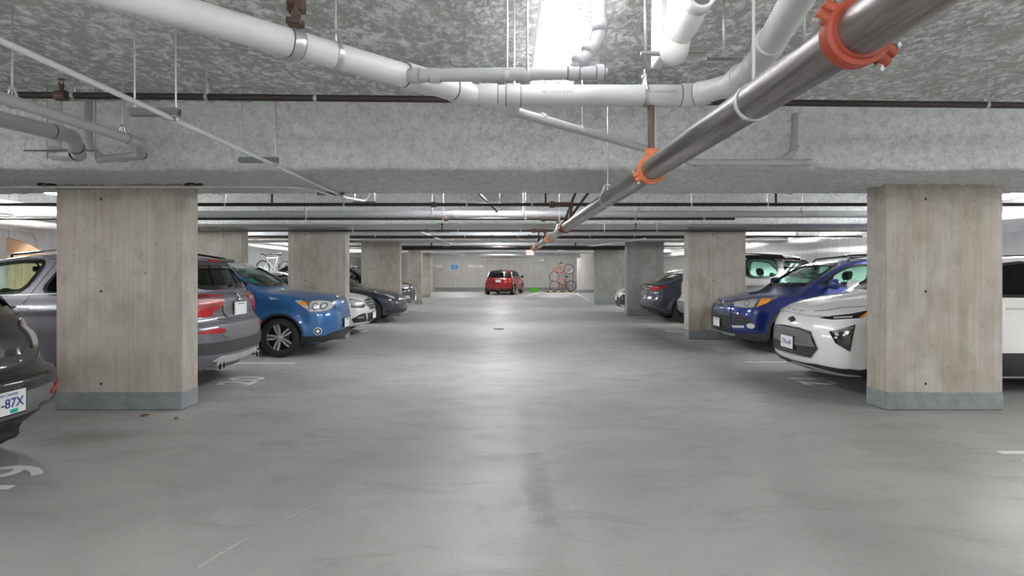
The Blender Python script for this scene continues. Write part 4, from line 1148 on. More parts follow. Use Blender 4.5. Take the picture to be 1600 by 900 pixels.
def car_tesla(name, label, loc, rotz, R=.335):
    L = 4.69
    low = [(.14,.2),(.05,.26),(.0,.36),(0,.50),(.03,.62),(.10,.70),(.25,.78),(.6,.87),(1.0,.93),(1.3,.98),(2.2,1.0),(3.7,1.05),(4.3,1.06),(4.56,1.05),(4.62,1.0),(4.60,.88),(4.64,.70),(4.69,.60),(4.66,.42),(4.55,.30),(4.2,.22),(2,.17),(.6,.17)]
    green = [(.95,.85),(1.25,.98),(1.7,1.22),(2.1,1.37),(2.5,1.435),(2.9,1.44),(3.5,1.36),(4.0,1.20),(4.38,1.06),(4.3,.9),(2.5,.88)]
    win = [[(1.55,1.04),(1.9,1.22),(2.2,1.32),(2.6,1.355),(2.62,1.03)], [(2.7,1.03),(2.68,1.355),(3.2,1.32),(3.75,1.12),(3.6,1.06)]]
    ws = dict(poly=[(0,1.0),(.70,1.0),(.54,1.33),(0,1.37)], s=2.4); rw = dict(poly=[(0,1.1),(.56,1.1),(.5,1.34),(0,1.37)], s=3.4)
    c = Car(L, .925, low, green, .84, 3.715, R, zb=1.0, tumble=.48, bowf=.32, bowr=.24, win=win, ws=ws, rw=rw, flare=.035, arch=.035, cabf=1.2, gi=.06)
    b = Builder(name, label, 'car', c, P_CHARC, loc, rotz, h=.032)
    b.windows(G_TINT); b.screen(ws, 'front', G_TINT, 'windscreen'); b.screen(rw, 'rear', G_TINT, 'rear_window')
    b.arches(b.bm, .03, .005); b.wheels('disc', M_DARKAL); b.interior(1.55, 2.25, 3.05, .45, .98, mirror=(2.0,1.25)); b.mirrors(1.7, 1.05, P_CHARC)
    b.seam([[(1.35,.96),(1.3,.6),(1.35,.3),(2.55,.28),(2.65,1.0)], [(2.7,.28),(3.2,.3),(3.35,.62),(3.65,.95)]])
    hl = b.cornerp('headlight', [(.16,.60,.655),(.26,.70,.735),(.45,.80,.80),(.66,.86,.85),(.55,.85,.78),(.38,.80,.70),(.24,.70,.645)], 62, M_LAMPD, .006, .012, .02)
    for o, sd in zip(hl, (1,-1)):
        b.cornerp('reflector', [(.18,.63,.665),(.27,.71,.72),(.45,.80,.77),(.36,.79,.71),(.25,.71,.66)], 62, M_LAMPW, .010, .01, .02, sides=(sd,), parent=o)
    b.frontp('lower_grille', [(0,.26),(.50,.27),(.62,.33),(.50,.36),(0,.37)], M_PLAS, .006, .012)
    b.corners('bumper_fin', [(.07,.56,.26),(.22,.74,.29),(.40,.82,.33)], 60, M_GLOSSB, .02, .008, .012)
    tl = b.cornerp('tail_light', [(4.61,.50,.955),(4.50,.72,.975),(4.30,.84,.985),(4.16,.88,.99),(4.28,.86,.93),(4.45,.80,.87),(4.55,.70,.85),(4.61,.55,.90)], 130, M_REDD, .008, .014, .02)
    for o, sd in zip(tl, (1,-1)):
        b.cornerp('lamp_band', [(4.60,.55,.94),(4.50,.73,.955),(4.40,.80,.96),(4.47,.78,.90),(4.56,.68,.875)], 130, M_RED, .014, .01, .02, sides=(sd,), parent=o)
    b.frontp('plate_recess', [(0,.70),(.30,.70),(.36,.84),(0,.86)], M_GREY, .004, .01, .05, 0, 'rear')
    b.fronts('boot_trim', [(0,.885),(.48,.895)], M_CHR, .02, .012, .012, False, 'rear')
    b.frontp('diffuser', [(0,.24),(.6,.27),(.84,.36),(.60,.40),(0,.39)], M_PLAS, .008, .014, .05, 0, 'rear')
    b.corners('bumper_line', [(4.66,.45,.47),(4.55,.72,.45),(4.35,.88,.36),(4.25,.91,.26)], 130, M_GREY, .012, .008, .01)
    return b

def car_black_suv():
    L = 4.75
    low = [(.2,.24),(.06,.30),(0,.42),(0,.70),(.03,.85),(.12,.97),(.4,1.03),(.9,1.08),(1.25,1.11),(2.2,1.12),(4.4,1.16),(4.6,1.1),(4.7,.8),(4.75,.5),(4.6,.3),(4.3,.22),(2,.2),(.6,.2)]
    green = [(1.0,1.0),(1.3,1.13),(1.7,1.38),(2.1,1.58),(2.5,1.66),(3.2,1.68),(4.0,1.62),(4.35,1.5),(4.55,1.2),(4.4,1.0),(2.5,1.0)]
    win = [[(1.65,1.18),(1.9,1.36),(2.2,1.5),(2.65,1.57),(2.68,1.17)], [(2.76,1.17),(2.74,1.57),(3.5,1.55),(3.7,1.22)]]
    ws = dict(poly=[(0,1.16),(.74,1.16),(.58,1.54),(0,1.57)], s=2.4); rw = dict(poly=[(0,1.22),(.6,1.22),(.5,1.5),(0,1.52)], s=4.0)
    c = Car(L, .93, low, green, .88, 3.72, .37, zb=1.12, tumble=.42, bowf=.28, bowr=.2, win=win, ws=ws, rw=rw, flare=.02, arch=.04, cabf=1.4)
    b = Builder('sport_utility_car', 'black sport utility car, nose poking out beyond the third left column', 'car', c, P_BLACK, (-3.02-L/2, 19.25, 0), 0, h=.034)
    b.windows(G_GREEN); b.screen(ws, 'front', G_GREEN, 'windscreen'); b.screen(rw, 'rear', G_TINT, 'rear_window')
    b.arches(b.bm, .03, .005); b.wheels('s5', M_SILV); b.interior(1.6, 2.35, 3.3, .62, 1.12, mirror=(2.1,1.46)); b.mirrors(1.8, 1.2, P_BLACK)
    hl = b.cornerp('headlight', [(.10,.46,.93),(.30,.72,.97),(.52,.86,.99),(.42,.84,.86),(.22,.70,.83),(.08,.50,.84)], 60, M_LAMP, .006, .014, .03)
    g = b.frontp('grille', [(0,.52),(.36,.53),(.46,.66),(.42,.90),(0,.94)], M_GLOSSB, .006, .014, .05)
    b.fronts('grille_surround', [(0,.94),(.42,.90),(.47,.70),(.36,.53),(0,.52)], M_CHR, .035, .014, .02)
    for z in (.60,.68,.76,.84): b.fronts('grille_bar', [(0,z),(.42,z)], M_CHR, .02, .014, .012)
    b.cornerp('fog_lamp', [(.06,.52,.50),(.10,.58,.60),(.24,.74,.60),(.26,.76,.50)], 55, M_LAMPW, .008, .012)
    b.fronts('bumper_trim', [(0,.30),(.5,.31),(.84,.34)], M_CHR, .03, .010, .014)
    b.plate('front', .50, '', M_GLOSSB, off=.03)
    rr = MB(); Q = [c.project([(L/2-s, .58)], 'top')[0][0] for s in (2.3, 2.9, 3.6, 4.1)]
    rr.tube(round_path([Q[0]]+[q+np.array([0,0,.05]) for q in Q]+[Q[-1]], .1, 4), .016, 8); b.pair('roof_rail', (rr.v, rr.f), M_CHR)
    return b

def car_bronco():
    L = 4.39
    low = [(.16,.28),(.04,.34),(0,.45),(0,.80),(.03,1.0),(.12,1.10),(.4,1.14),(1.0,1.18),(1.3,1.2),(2.2,1.20),(4.1,1.22),(4.26,1.2),(4.29,1.1),(4.30,.78),(4.38,.74),(4.39,.66),(4.38,.50),(4.32,.40),(4.1,.32),(2,.25),(.6,.26)]
    green = [(1.2,1.1),(1.42,1.2),(1.75,1.52),(1.98,1.70),(2.2,1.76),(2.6,1.79),(3.4,1.82),(4.05,1.81),(4.18,1.76),(4.22,1.5),(4.27,1.22),(4.2,1.1),(2.5,1.1)]
    win = [[(1.68,1.26),(1.90,1.48),(2.06,1.62),(2.50,1.66),(2.52,1.25)], [(2.62,1.25),(2.60,1.67),(3.30,1.69),(3.34,1.26)], [(3.44,1.27),(3.42,1.69),(3.98,1.69),(4.0,1.30)]]
    ws = dict(poly=[(0,1.24),(.74,1.24),(.66,1.64),(0,1.67)], s=2.2); rw = dict(poly=[(0,1.30),(.62,1.30),(.58,1.66),(0,1.68)], s=4.0)
    c = Car(L, .935, low, green, .86, 3.53, .37, zb=1.2, tumble=.22, bowf=.2, bowr=.12, win=win, ws=ws, rw=rw, flare=.02, arch=.05, cabf=1.5, kl=.08, kg=.06,
            plan=[(0,.06),(.5,.02),(1.2,0),(3.5,0),(4.0,.01),(4.39,.04)], gi=.05)
    b = Builder('boxy_sport_utility_car', 'white boxy sport utility car with black roof, tail beside the second right column', 'car', c, P_WHITE, (4.14+L/2, 13.32, 0), 0, h=.032)
    b.root.rotation_euler = (0,0,0)
    X = lambda s: L/2-s
    roof = [(X(1.85),-.62),(X(1.85),.62),(X(2.2),.70),(X(4.1),.70),(X(4.2),.64),(X(4.2),-.64),(X(4.1),-.70),(X(2.2),-.70)]
    b.part('roof_panel', c.patch(roof, 'top', .008, .02, .12, 1, False), M_GLOSSB, label='black roof')
    b.sidep('pillar_cover', [(1.42,1.21),(1.68,1.26),(1.90,1.48),(2.06,1.62),(2.5,1.66),(3.98,1.69),(4.16,1.76),(3.4,1.79),(2.4,1.75),(1.98,1.70),(1.72,1.50)], M_GLOSSB, .006, .012, .05)
    b.sidep('pillar_cover', [(2.50,1.23),(2.49,1.68),(2.62,1.68),(2.63,1.23)], M_GLOSSB, .006, .012, .05)
    b.sidep('pillar_cover', [(3.33,1.23),(3.29,1.70),(3.44,1.70),(3.45,1.23)], M_GLOSSB, .006, .012, .05)
    b.windows(G_GREEN, gl=[G_GREEN, G_GREEN, G_GREEN]); b.screen(ws, 'front', G_GREEN, 'windscreen'); b.screen(rw, 'rear', G_TINT, 'rear_window')
    b.wheels('s5', M_DARKAL, width=.23); b.interior(1.75, 2.35, 3.15, .68, 1.22, mirror=(2.0,1.55)); b.mirrors(1.85, 1.28, M_GLOSSB); b.handles((2.35,3.2), 1.08, P_WHITE)
    b.arches(M_PLAS, .07, .010); b.sidep('side_cladding', [(1.28,.28),(3.1,.28),(3.1,.44),(1.28,.44)], M_PLAS, .006, .02, .1)
    b.frontp('rear_bumper', [(0,.42),(.60,.42),(.88,.46),(.93,.55),(.93,.70),(0,.70)], M_GREY, .012, .03, .05, 0, 'rear', label='grey lower bumper')
    b.cornerp('bumper_pad', [(4.36,.60,.52),(4.36,.60,.68),(4.30,.78,.68),(4.30,.78,.52)], 140, M_PLAS, .018, .014)
    b.cornerp('tail_light', [(4.28,.74,.98),(4.28,.74,1.16),(4.22,.88,1.16),(4.22,.88,.98)], 150, M_RED, .008, .014)
    b.frontp('tow_hook', [(.60,.84),(.68,.80),(.74,.86),(.66,.88)], M_PLAS, .008, .012, .04, 0, 'rear', sym=False)
    b.plate('rear', .86, '', M_GLOSSB, off=.02)
    b.frontp('grille', [(0,.78),(.80,.78),(.80,.98),(0,.98)], M_PLAS)
    return b

def car_white_hatch():
    L = 4.0
    low = [(.16,.18),(.05,.22),(0,.30),(0,.55),(.03,.66),(.10,.76),(.3,.86),(.7,.94),(1.0,.98),(2.2,1.0),(3.7,1.02),(3.9,.95),(4.0,.6),(3.9,.3),(3.6,.2),(2,.17),(.6,.17)]
    green = [(.75,.85),(1.0,.98),(1.5,1.25),(1.9,1.41),(2.3,1.46),(2.8,1.45),(3.5,1.38),(3.75,1.3),(3.9,1.0),(3.7,.9),(2.5,.9)]
    win = [[(1.4,1.04),(1.7,1.22),(2.0,1.34),(2.35,1.37),(2.37,1.03)], [(2.45,1.03),(2.43,1.37),(3.1,1.33),(3.25,1.08)]]
    ws = dict(poly=[(0,1.0),(.64,1.0),(.52,1.35),(0,1.38)], s=2.2)
    c = Car(L, .85, low, green, .80, 3.35, .30, zb=1.0, tumble=.44, bowf=.28, bowr=.2, win=win, ws=ws, flare=.02, arch=.035, cabf=1.1)
    b = Builder('hatchback_car', 'white hatchback with black corner intakes, nose just past the third right column', 'car', c, P_WHITE, (3.72+L/2, 19.2, 0), PI, h=.034)
    b.windows(G_TINT); b.screen(ws, 'front', G_CLEAR, 'windscreen')
    b.wheels('s7', M_SILV, width=.19); b.interior(1.3, 2.0, 2.8, .45, 1.0, mirror=None, yoff=.34); b.mirrors(1.5, 1.05, P_WHITE)
    b.cornerp('headlight', [(.06,.40,.70),(.22,.64,.77),(.42,.79,.84),(.36,.77,.74),(.18,.62,.69)], 60, M_GLOSSB, .006, .012)
    b.cornerp('side_intake', [(.02,.42,.30),(.03,.42,.56),(.10,.55,.64),(.22,.68,.60),(.30,.74,.40),(.22,.68,.28)], 60, M_GLOSSB, .006, .012)
    b.frontp('grille', [(0,.22),(.36,.22),(.42,.52),(0,.54)], M_PLAS); b.plate('front', .50, '', M_GLOSSB, off=.02, u=0)
    return b
# ------------------------------------------------------------------ surfaces of the place
def mk(name, rough=.8):
    m = principled(name, (.5,.5,.5), rough); return m, NT(m)

def spray_mat(name, lo, hi, fleck, fa, fb, bump=.9, streak=(1,1,1)):
    m, n = mk(name, .95)
    v = n.mapping(pos(n), streak)
    a = n.noise(v, 19, 5, .62, .6); bnoise = n.noise(v, 6, 4, .6, .5); big = n.noise(pos(n), .6, 3, .5)
    c = n.mix(lo, hi, n.ramp(big, [(.35,(0,0,0)),(.68,(1,1,1))]))
    f = n.ramp(n.math('ADD', n.math('MULTIPLY', a, .65), n.math('MULTIPLY', bnoise, .35)), [(fa,(0,0,0)),(fb,(1,1,1))])
    c = n.mix(c, fleck, f)  # pale flecks: raking light on the lumps put into the colour
    h = n.math('ADD', n.math('MULTIPLY', a, .5), n.math('MULTIPLY', bnoise, .8))
    n.out(c, None, n.bump(h, bump, .05)); m.node_tree.nodes['Principled BSDF'].inputs['Specular IOR Level'].default_value = .15
    return m
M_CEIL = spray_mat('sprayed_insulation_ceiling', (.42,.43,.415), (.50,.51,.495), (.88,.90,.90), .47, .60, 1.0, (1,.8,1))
M_BEAM = spray_mat('sprayed_insulation_beam', (.60,.63,.62), (.68,.71,.70), (.84,.87,.87), .40, .54, 1.0)
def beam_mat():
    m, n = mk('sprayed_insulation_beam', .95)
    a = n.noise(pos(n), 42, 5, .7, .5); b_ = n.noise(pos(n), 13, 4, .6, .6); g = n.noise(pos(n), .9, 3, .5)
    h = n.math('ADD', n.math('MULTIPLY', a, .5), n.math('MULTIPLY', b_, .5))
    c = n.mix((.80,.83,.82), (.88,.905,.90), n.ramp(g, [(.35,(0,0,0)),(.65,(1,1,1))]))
    c = n.mix(c, (.55,.585,.585), n.ramp(h, [(.34,(1,1,1)),(.56,(0,0,0))]))  # crevice shading put into the colour where the relief is low
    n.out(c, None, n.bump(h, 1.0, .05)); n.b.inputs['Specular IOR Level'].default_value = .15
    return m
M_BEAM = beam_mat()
M_CEILF = spray_mat('sprayed_insulation_far', (.48,.49,.48), (.56,.57,.56), (.75,.77,.77), .45, .62, .6)

def concrete(name, c0, c1, stain, streak=14, holes=None, dark=(.10,.095,.085), seams=None, bstr=.25, seed=0, st=1.0):
    m, n = mk(name, .82)
    p = n.mapping(pos(n), (1,1,1), (seed, seed*.7, 0))
    v = n.mapping(p, (streak, streak, .35)); a = n.noise(v, 2.2, 5, .65)
    big = n.noise(n.mapping(p, (1.3,1.3,.5)), 1.6, 4, .6, .6); sm = n.noise(p, 60, 3, .6)
    c = n.mix(c0, c1, n.ramp(a, [(.30,(0,0,0)),(.70,(1,1,1))]))
    c = n.mix(c, stain, n.math('MULTIPLY', n.ramp(big, [(.42,(0,0,0)),(.74,(1,1,1))]), .75*st))
    blo = n.noise(n.mapping(p, (1.0,1.0,.8), (9,3,2)), 3.4, 5, .62, .8)
    c = n.mix(c, (.64,.61,.56), n.math('MULTIPLY', n.ramp(blo, [(.44,(0,0,0)),(.74,(1,1,1))]), .65*st), 'MULTIPLY')
    c = n.mix(c, (1.25,1.28,1.33), n.math('MULTIPLY', n.ramp(n.noise(n.mapping(p, (3.2,3.2,.4), (5,5,5)), 1.4, 3, .5), [(.56,(0,0,0)),(.72,(1,1,1))]), .35), 'MULTIPLY')
    pits = n.ramp(n.noise(p, 34, 2, .5), [(.71,(0,0,0)),(.75,(1,1,1))])
    c = n.mix(c, dark, n.math('MULTIPLY', pits, .75))
    x, y, z = n.sep(pos(n))[:3]
    mask = None
    def dist_to_grid(src, sp, off):
        q = n.math('ADD', n.math('DIVIDE', src, sp), off); q = n.math('FRACT', q); q = n.math('SUBTRACT', q, .5)
        return n.math('MULTIPLY', q, sp)
    if holes:
        axis, sx, ox, sz, oz, r = holes
        h = {'x': x, 'y': y}[axis]
        dx = dist_to_grid(h, sx, ox); dz = dist_to_grid(z, sz, oz)
        d = n.math('SQRT', n.math('ADD', n.math('MULTIPLY', dx, dx), n.math('MULTIPLY', dz, dz)))
        hm = n.math('LESS_THAN', d, r)
        c = n.mix(c, (.05,.048,.045), hm)
    if seams:
        axis, sp, off, zs = seams
        h = {'x': x, 'y': y}[axis]
        dx = n.math('ABSOLUTE', dist_to_grid(h, sp, off))
        s = n.math('MULTIPLY', n.math('LESS_THAN', dx, .007), .7)
        c = n.mix(c, (.16,.155,.15), s)
        if zs:
            s2 = n.math('MULTIPLY', n.math('LESS_THAN', n.math('ABSOLUTE', n.math('SUBTRACT', z, zs)), .008), .5)
            c = n.mix(c, (.16,.155,.15), s2)
    hh = n.math('ADD', n.math('MULTIPLY', a, .6), n.math('MULTIPLY', sm, .3))
    n.out(c, None, n.bump(hh, bstr, .01))
    return m
M_COL = concrete('board_formed_concrete', (.41,.39,.36), (.53,.51,.475), (.33,.27,.20), 16, ('x', 1.678, .949, .94, .213, .014))
M_COLG = concrete('board_formed_concrete_grey', (.25,.265,.255), (.38,.39,.375), (.19,.17,.135), 16, ('x', 1.3, .2, .94, .213, .014), seed=3)
M_WALLX = concrete('wall_concrete_across', (.52,.51,.49), (.62,.61,.59), (.46,.44,.41), 5, ('x', 1.2, .25, .6, .33, .022), seams=('x', 2.4, 0, .95), bstr=.12, st=.35)
M_WALLY = concrete('wall_concrete_along', (.76,.77,.78), (.84,.85,.86), (.70,.70,.69), 5, ('y', 1.2, .25, .6, .33, .018), seams=('y', 2.4, 0, .95), bstr=.12, st=.35)

def band_mat():
    m, n = mk('grey_painted_base', .6)
    a = n.noise(pos(n), 9, 5, .65); w = n.noise(pos(n), 45, 3, .6)
    c = n.mix((.20,.225,.24), (.29,.315,.33), n.ramp(a, [(.35,(0,0,0)),(.7,(1,1,1))]))
    c = n.mix(c, (.07,.07,.07), n.math('MULTIPLY', n.ramp(w, [(.70,(0,0,0)),(.74,(1,1,1))]), .6))
    n.out(c, None, n.bump(w, .15, .005)); return m
M_BAND = band_mat()

def floor_mat():
    m, n = mk('coated_concrete_floor', .4)
    P = pos(n)
    big = n.noise(P, .55, 4, .6, .5); mid = n.noise(n.mapping(P, (1,2.2,1)), 1.6, 5, .62, .8); fine = n.noise(P, 55, 3, .7); grit = n.noise(P, 260, 2, .6)
    c = n.mix((.335,.332,.328), (.45,.446,.440), n.ramp(big, [(.32,(0,0,0)),(.70,(1,1,1))]))
    c = n.mix(c, (.25,.245,.235), n.math('MULTIPLY', n.ramp(mid, [(.52,(0,0,0)),(.76,(1,1,1))]), .55))
    c = n.mix(c, (1.12,1.12,1.12), n.ramp(fine, [(.45,(0,0,0)),(.62,(1,1,1))]), 'MULTIPLY')
    c = n.mix(c, (.82,.82,.82), n.math('MULTIPLY', n.ramp(grit, [(.35,(1,1,1)),(.5,(0,0,0))]), .6), 'MULTIPLY')
    # oil and damp stains with their own outline
    x, y, z = n.sep(P)[:3]
    def blot(cx, cy, rx, ry, col, amt, sc=3):
        nonlocal c
        w = n.noise(P, sc, 4, .6)
        dx = n.math('DIVIDE', n.math('SUBTRACT', x, cx), rx); dy = n.math('DIVIDE', n.math('SUBTRACT', y, cy), ry)
        d = n.math('SQRT', n.math('ADD', n.math('MULTIPLY', dx, dx), n.math('MULTIPLY', dy, dy)))
        d = n.math('ADD', d, n.math('MULTIPLY', n.math('SUBTRACT', w, .5), 1.6))
        c = n.mix(c, col, n.math('MULTIPLY', n.ramp(d, [(.35,(1,1,1)),(1.0,(0,0,0))]), amt), 'MULTIPLY')
    blot(.21, 3.8, .13, .75, (.66,.655,.64), .75, 5)
    blot(.23, 2.9, .18, .95, (.80,.79,.775), .6, 4)
    blot(.20, 5.4, .14, 1.3, (.80,.79,.775), .5, 4)
    blot(-3.6, 4.9, .6, .35, (.6,.58,.55), .6, 4)
    blot(5.4, 5.35, .5, .10, (.70,.60,.48), .7, 4)
    blot(3.1, 7.4, 1.0, .25, (.86,.85,.84), .5, 3)
    r = n.ramp(mid, [(.3,(.36,)*3),(.75,(.60,)*3)])
    h = n.math('ADD', n.math('MULTIPLY', fine, .5), n.math('MULTIPLY', grit, .3))
    n.out(c, r, n.bump(h, .12, .004))
    return m
M_FLOOR = floor_mat()
def worn_paint(name, col, amt=.5):
    m, n = mk(name, .6)
    a = n.noise(pos(n), 38, 4, .7)
    c = n.mix(col, tuple(q*.72 for q in col), n.math('MULTIPLY', n.ramp(a, [(.50,(0,0,0)),(.62,(1,1,1))]), amt))
    n.out(c); return m
M_LINE = worn_paint('white_line_paint', (.85,.85,.84), .25)

# ------------------------------------------------------------------ room shell   (camera at the origin, looking along +y)
from mathutils import noise as mnoise
H_B, H_C = 2.30, 2.89
def rough_disp(V, N, amp, sc, seed=0, fine=0.0):
    V = np.asarray(V, float); out = np.empty(len(V))
    for i, p in enumerate(V):
        q = Vector(p)*sc+Vector((seed, seed, seed))
        out[i] = mnoise.noise(q)*.8+.6*mnoise.noise(q*2.1)+.5*mnoise.noise(q*4.3)
        if fine: out[i] += fine*(abs(mnoise.noise(q*3.4+Vector((7,7,7))))*2-.5+.6*mnoise.noise(q*6.8))
    return V+np.asarray(N)*(out*amp)[:, None]
XL, XR, Y0, Y1 = -9.3, 9.3, -5.0, 39.6
m = MB(); m.box((XL-.3, Y0-.3, -.2), (XR+.3, Y1+.3, 0)); struct(m.build('floor', M_FLOOR, smooth=False))

def ceiling():
    xs = np.arange(XL, XR+.01, .05)
    ys = np.concatenate([np.arange(Y0, 2.55, .6), np.arange(2.55, 5.15, .045), np.arange(5.2, Y1+.5, .6)])
    nx, ny = len(xs), len(ys)
    X, Y = np.meshgrid(xs, ys, indexing='ij')
    V = np.stack([X.ravel(), Y.ravel(), np.full(X.size, H_C)], 1)
    near = (V[:,1] > 2.5) & (V[:,1] < 5.2)
    D = rough_disp(V[near], np.tile((0,0,1.), (near.sum(), 1)), .016, 5.5)
    V[near] = D
    F = [(i*ny+j, i*ny+j+1, (i+1)*ny+j+1, (i+1)*ny+j) for i in range(nx-1) for j in range(ny-1)]
    n = len(V); T = [(XL,Y0,H_C+.25),(XR,Y0,H_C+.25),(XR,Y1,H_C+.25),(XL,Y1,H_C+.25)]
    V = np.vstack([V, T]); F.append((n, n+1, n+2, n+3))
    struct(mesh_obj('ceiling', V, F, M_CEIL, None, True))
ceiling()

def beam(idx, yc, step, mat, amp=.012, hb=H_B, y0=None, y1=None):
    ya, yb = (yc-.86, yc+.74) if y0 is None else (y0, y1)
    r = .05
    prof = [(ya, H_C+.05)]+[(ya, z) for z in np.arange(H_C-.02, hb+r, -step)]
    prof += [(ya+r-r*math.cos(t), hb+r-r*math.sin(t)) for t in np.linspace(0, PI/2, 4)]
    prof += [(y, hb) for y in np.arange(ya+r+step, yb-r, step*1.6)]
    prof += [(yb-r+r*math.sin(t), hb+r-r*math.cos(t)) for t in np.linspace(0, PI/2, 4)]
    prof += [(yb, z) for z in np.arange(hb+r+step, H_C, step*2)]+[(yb, H_C+.05)]
    P = np.array(prof); T = np.gradient(P, axis=0); T /= np.linalg.norm(T, axis=1)[:, None]
    Nn = np.stack([T[:,1], -T[:,0]], 1)
    xs = np.arange(XL+.0, XR+.01, step); xs[-1] = XR
    V = []; NN = []
    for x in xs:
        V.append(np.column_stack([np.full(len(P), x), P])); NN.append(np.column_stack([np.zeros(len(P)), Nn]))
    V = np.vstack(V); NN = np.vstack(NN); k = len(P)
    V = rough_disp(V, NN, amp, 5.0, idx*3.1, .9 if idx == 1 else .3)
    F = [(i*k+j, (i+1)*k+j, (i+1)*k+j+1, i*k+j+1) for i in range(len(xs)-1) for j in range(k-1)]
    F = [f[::-1] for f in F]
    struct(mesh_obj('trim_%d' % idx, V, F, mat, None, True))
ROWS = [5.86+6*k for k in range(5)]
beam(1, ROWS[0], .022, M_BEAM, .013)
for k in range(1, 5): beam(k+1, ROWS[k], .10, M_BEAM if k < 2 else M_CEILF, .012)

def wall(name, a, b, mat): m = MB(); m.box(a, b); return struct(m.build(name, mat, smooth=False))
wall('wall_back', (XL-.3, Y1, 0), (XR+.3, Y1+.3, H_C+.2), M_WALLX)
wall('wall_left', (XL-.3, Y0, 0), (XL, Y1, H_C+.2), M_WALLY)
wall('wall_right', (XR, Y0, 0), (XR+.3, Y1, H_C+.2), M_WALLY)
wall('wall_front', (XL-.3, Y0-.3, 0), (XR+.3, Y0, H_C+.2), M_WALLX)
wall('wall_right_return', (4.50, 35.7, 0), (XR, 36.0, H_C), M_WALLX)
wall('wall_left_return', (-6.4, 35.9, 0), (-4.80, 38.4, H_C), M_WALLX)
def band(name, a, b): m = MB(); m.box(a, b); return struct(m.build(name, M_BAND, smooth=False))
band('baseboard_back', (-4.8, Y1-.006, 0), (4.5, Y1, .21)); band('baseboard_left', (XL, Y0, 0), (XL+.006, 35.9, .2)); band('baseboard_right', (XR-.006, Y0, 0), (XR, 35.7, .2))
band('baseboard_return', (4.494, 35.694, 0), (XR, 35.7, .2))

# ------------------------------------------------------------------ columns
def column(x0, x1, y, label, mat=M_COL, d=.31, top=H_B+.02):
    m = MB()
    nseg = 40
    m.box((x0, y, 0), (x1, y+d, top), .012)
    o = m.build('concrete_column', mat, smooth=False); tag(o, label, 'column', 'concrete columns along the drive aisle')
    b = MB(); e = .003
    b.box((x0-e, y-e, 0), (x1+e, y+d+e, .195), .012)
    q = b.build('painted_base', M_BAND, o, smooth=False); q['label'] = 'grey painted base band'
    return o
column(-4.57, -3.285, ROWS[0], 'large beige board-marked concrete column nearest on the left, a pipe shadow across it')
column(3.87, 5.07, ROWS[0], 'large beige board-marked concrete column nearest on the right, beside the white hatchback')
column(-4.47, -3.28, ROWS[1], 'concrete column second along the left side of the aisle, beside the bright blue hatchback')
column(3.78, 4.96, ROWS[1], 'brown-stained concrete column second along the right side, beside the deep blue crossover')
column(-4.46, -3.25, ROWS[2], 'concrete column third along the left side, behind the blue grey sedan nose')
column(3.78, 4.93, ROWS[2], 'grey-green stained concrete column third along the right side, behind the dark fastback tail', M_COLG)
column(-4.05, -3.46, ROWS[3], 'narrow concrete column fourth along the left side, beside the black sport utility car')
column(3.72, 4.95, ROWS[3], 'pale grey concrete column fourth along the right side, near the bicycles', M_COLG)
column(-6.68, -5.42, ROWS[1], 'concrete column set back in the left stalls, behind the roof of the silver crossover')
column(-4.46, -3.9, ROWS[4], 'small far concrete column at the back of the left side')

# ------------------------------------------------------------------ floor markings
def painted(name, V, F, label, cat, group=None, mat=M_LINE):
    o = mesh_obj(name, V, F, mat, None, False); tag(o, label, cat, group); return o
def stall_line(x0, x1, y, label, w=.075):
    m = MB(); m.box((x0, y-w/2, 0), (x1, y+w/2, .002)); return painted('stall_line', m.v, m.f, label, 'stall line', 'painted stall lines')
for y, l in ((8.82, 'white stall line between the silver crossover and the bright blue hatchback'), (14.85, 'white stall line between the white sedan and the blue grey sedan'), (20.85, 'far white stall line beyond the black sport utility car')):
    stall_line(-8.6, -3.22, y, l)
for y, l in ((8.92, 'white stall line between the white hatchback and the deep blue crossover'), (14.88, 'white stall line under the tail of the dark fastback'), (21.4, 'white stall line beyond the white hatchback nose on the right'), (26.9, 'farthest white stall line on the right side')):
    stall_line(3.72, 8.6, y, l)
def diag_line(p, q, label, w=.09):
    p = np.array(p, float); q = np.array(q, float); d = (q-p)/np.linalg.norm(q-p); n = np.array((-d[1], d[0]))*w/2
    P = [p+n, q+n, q-n, p-n]; m = MB(); m.prism([tuple(a) for a in P], 0, .002); painted('stall_line', m.v, m.f, label, 'stall line', 'painted stall lines')
diag_line((1.13, 31.0), (2.25, 36.9), 'slanted white stall line beside the red hatchback')
diag_line((3.95, 27.2), (4.3, 35.0), 'slanted white stall line in front of the bicycle rack wall')
def number(txt, x, y, side, label, h=.46):
    V, F = text_geo(txt, h*1.38, .0008, .006)
    V = V.copy()
    V[:,0] *= .92
    W = np.stack([(-V[:,1] if side < 0 else V[:,1])+x, (V[:,0] if side < 0 else -V[:,0])+y, V[:,2]+.0015], 1)
    painted('stall_number', W, F, label, 'stall number', 'painted stall numbers')
for t, x, y in (('19', -3.44, 3.93), ('20', -3.36, 7.42), ('22', -3.42, 13.35), ('23', -3.42, 16.3), ('24', -3.42, 19.4)):
    number(t, x, y, -1, 'white painted stall number %s on the floor of the left side' % t)
for t, x, y in (('13', 4.06, 4.36), ('12', 3.94, 7.42), ('11', 3.92, 10.3), ('10', 3.92, 13.45), ('9', 3.92, 16.3), ('8', 3.92, 19.6)):
    number(t, x, y, 1, 'white painted stall number %s on the floor of the right side' % t)
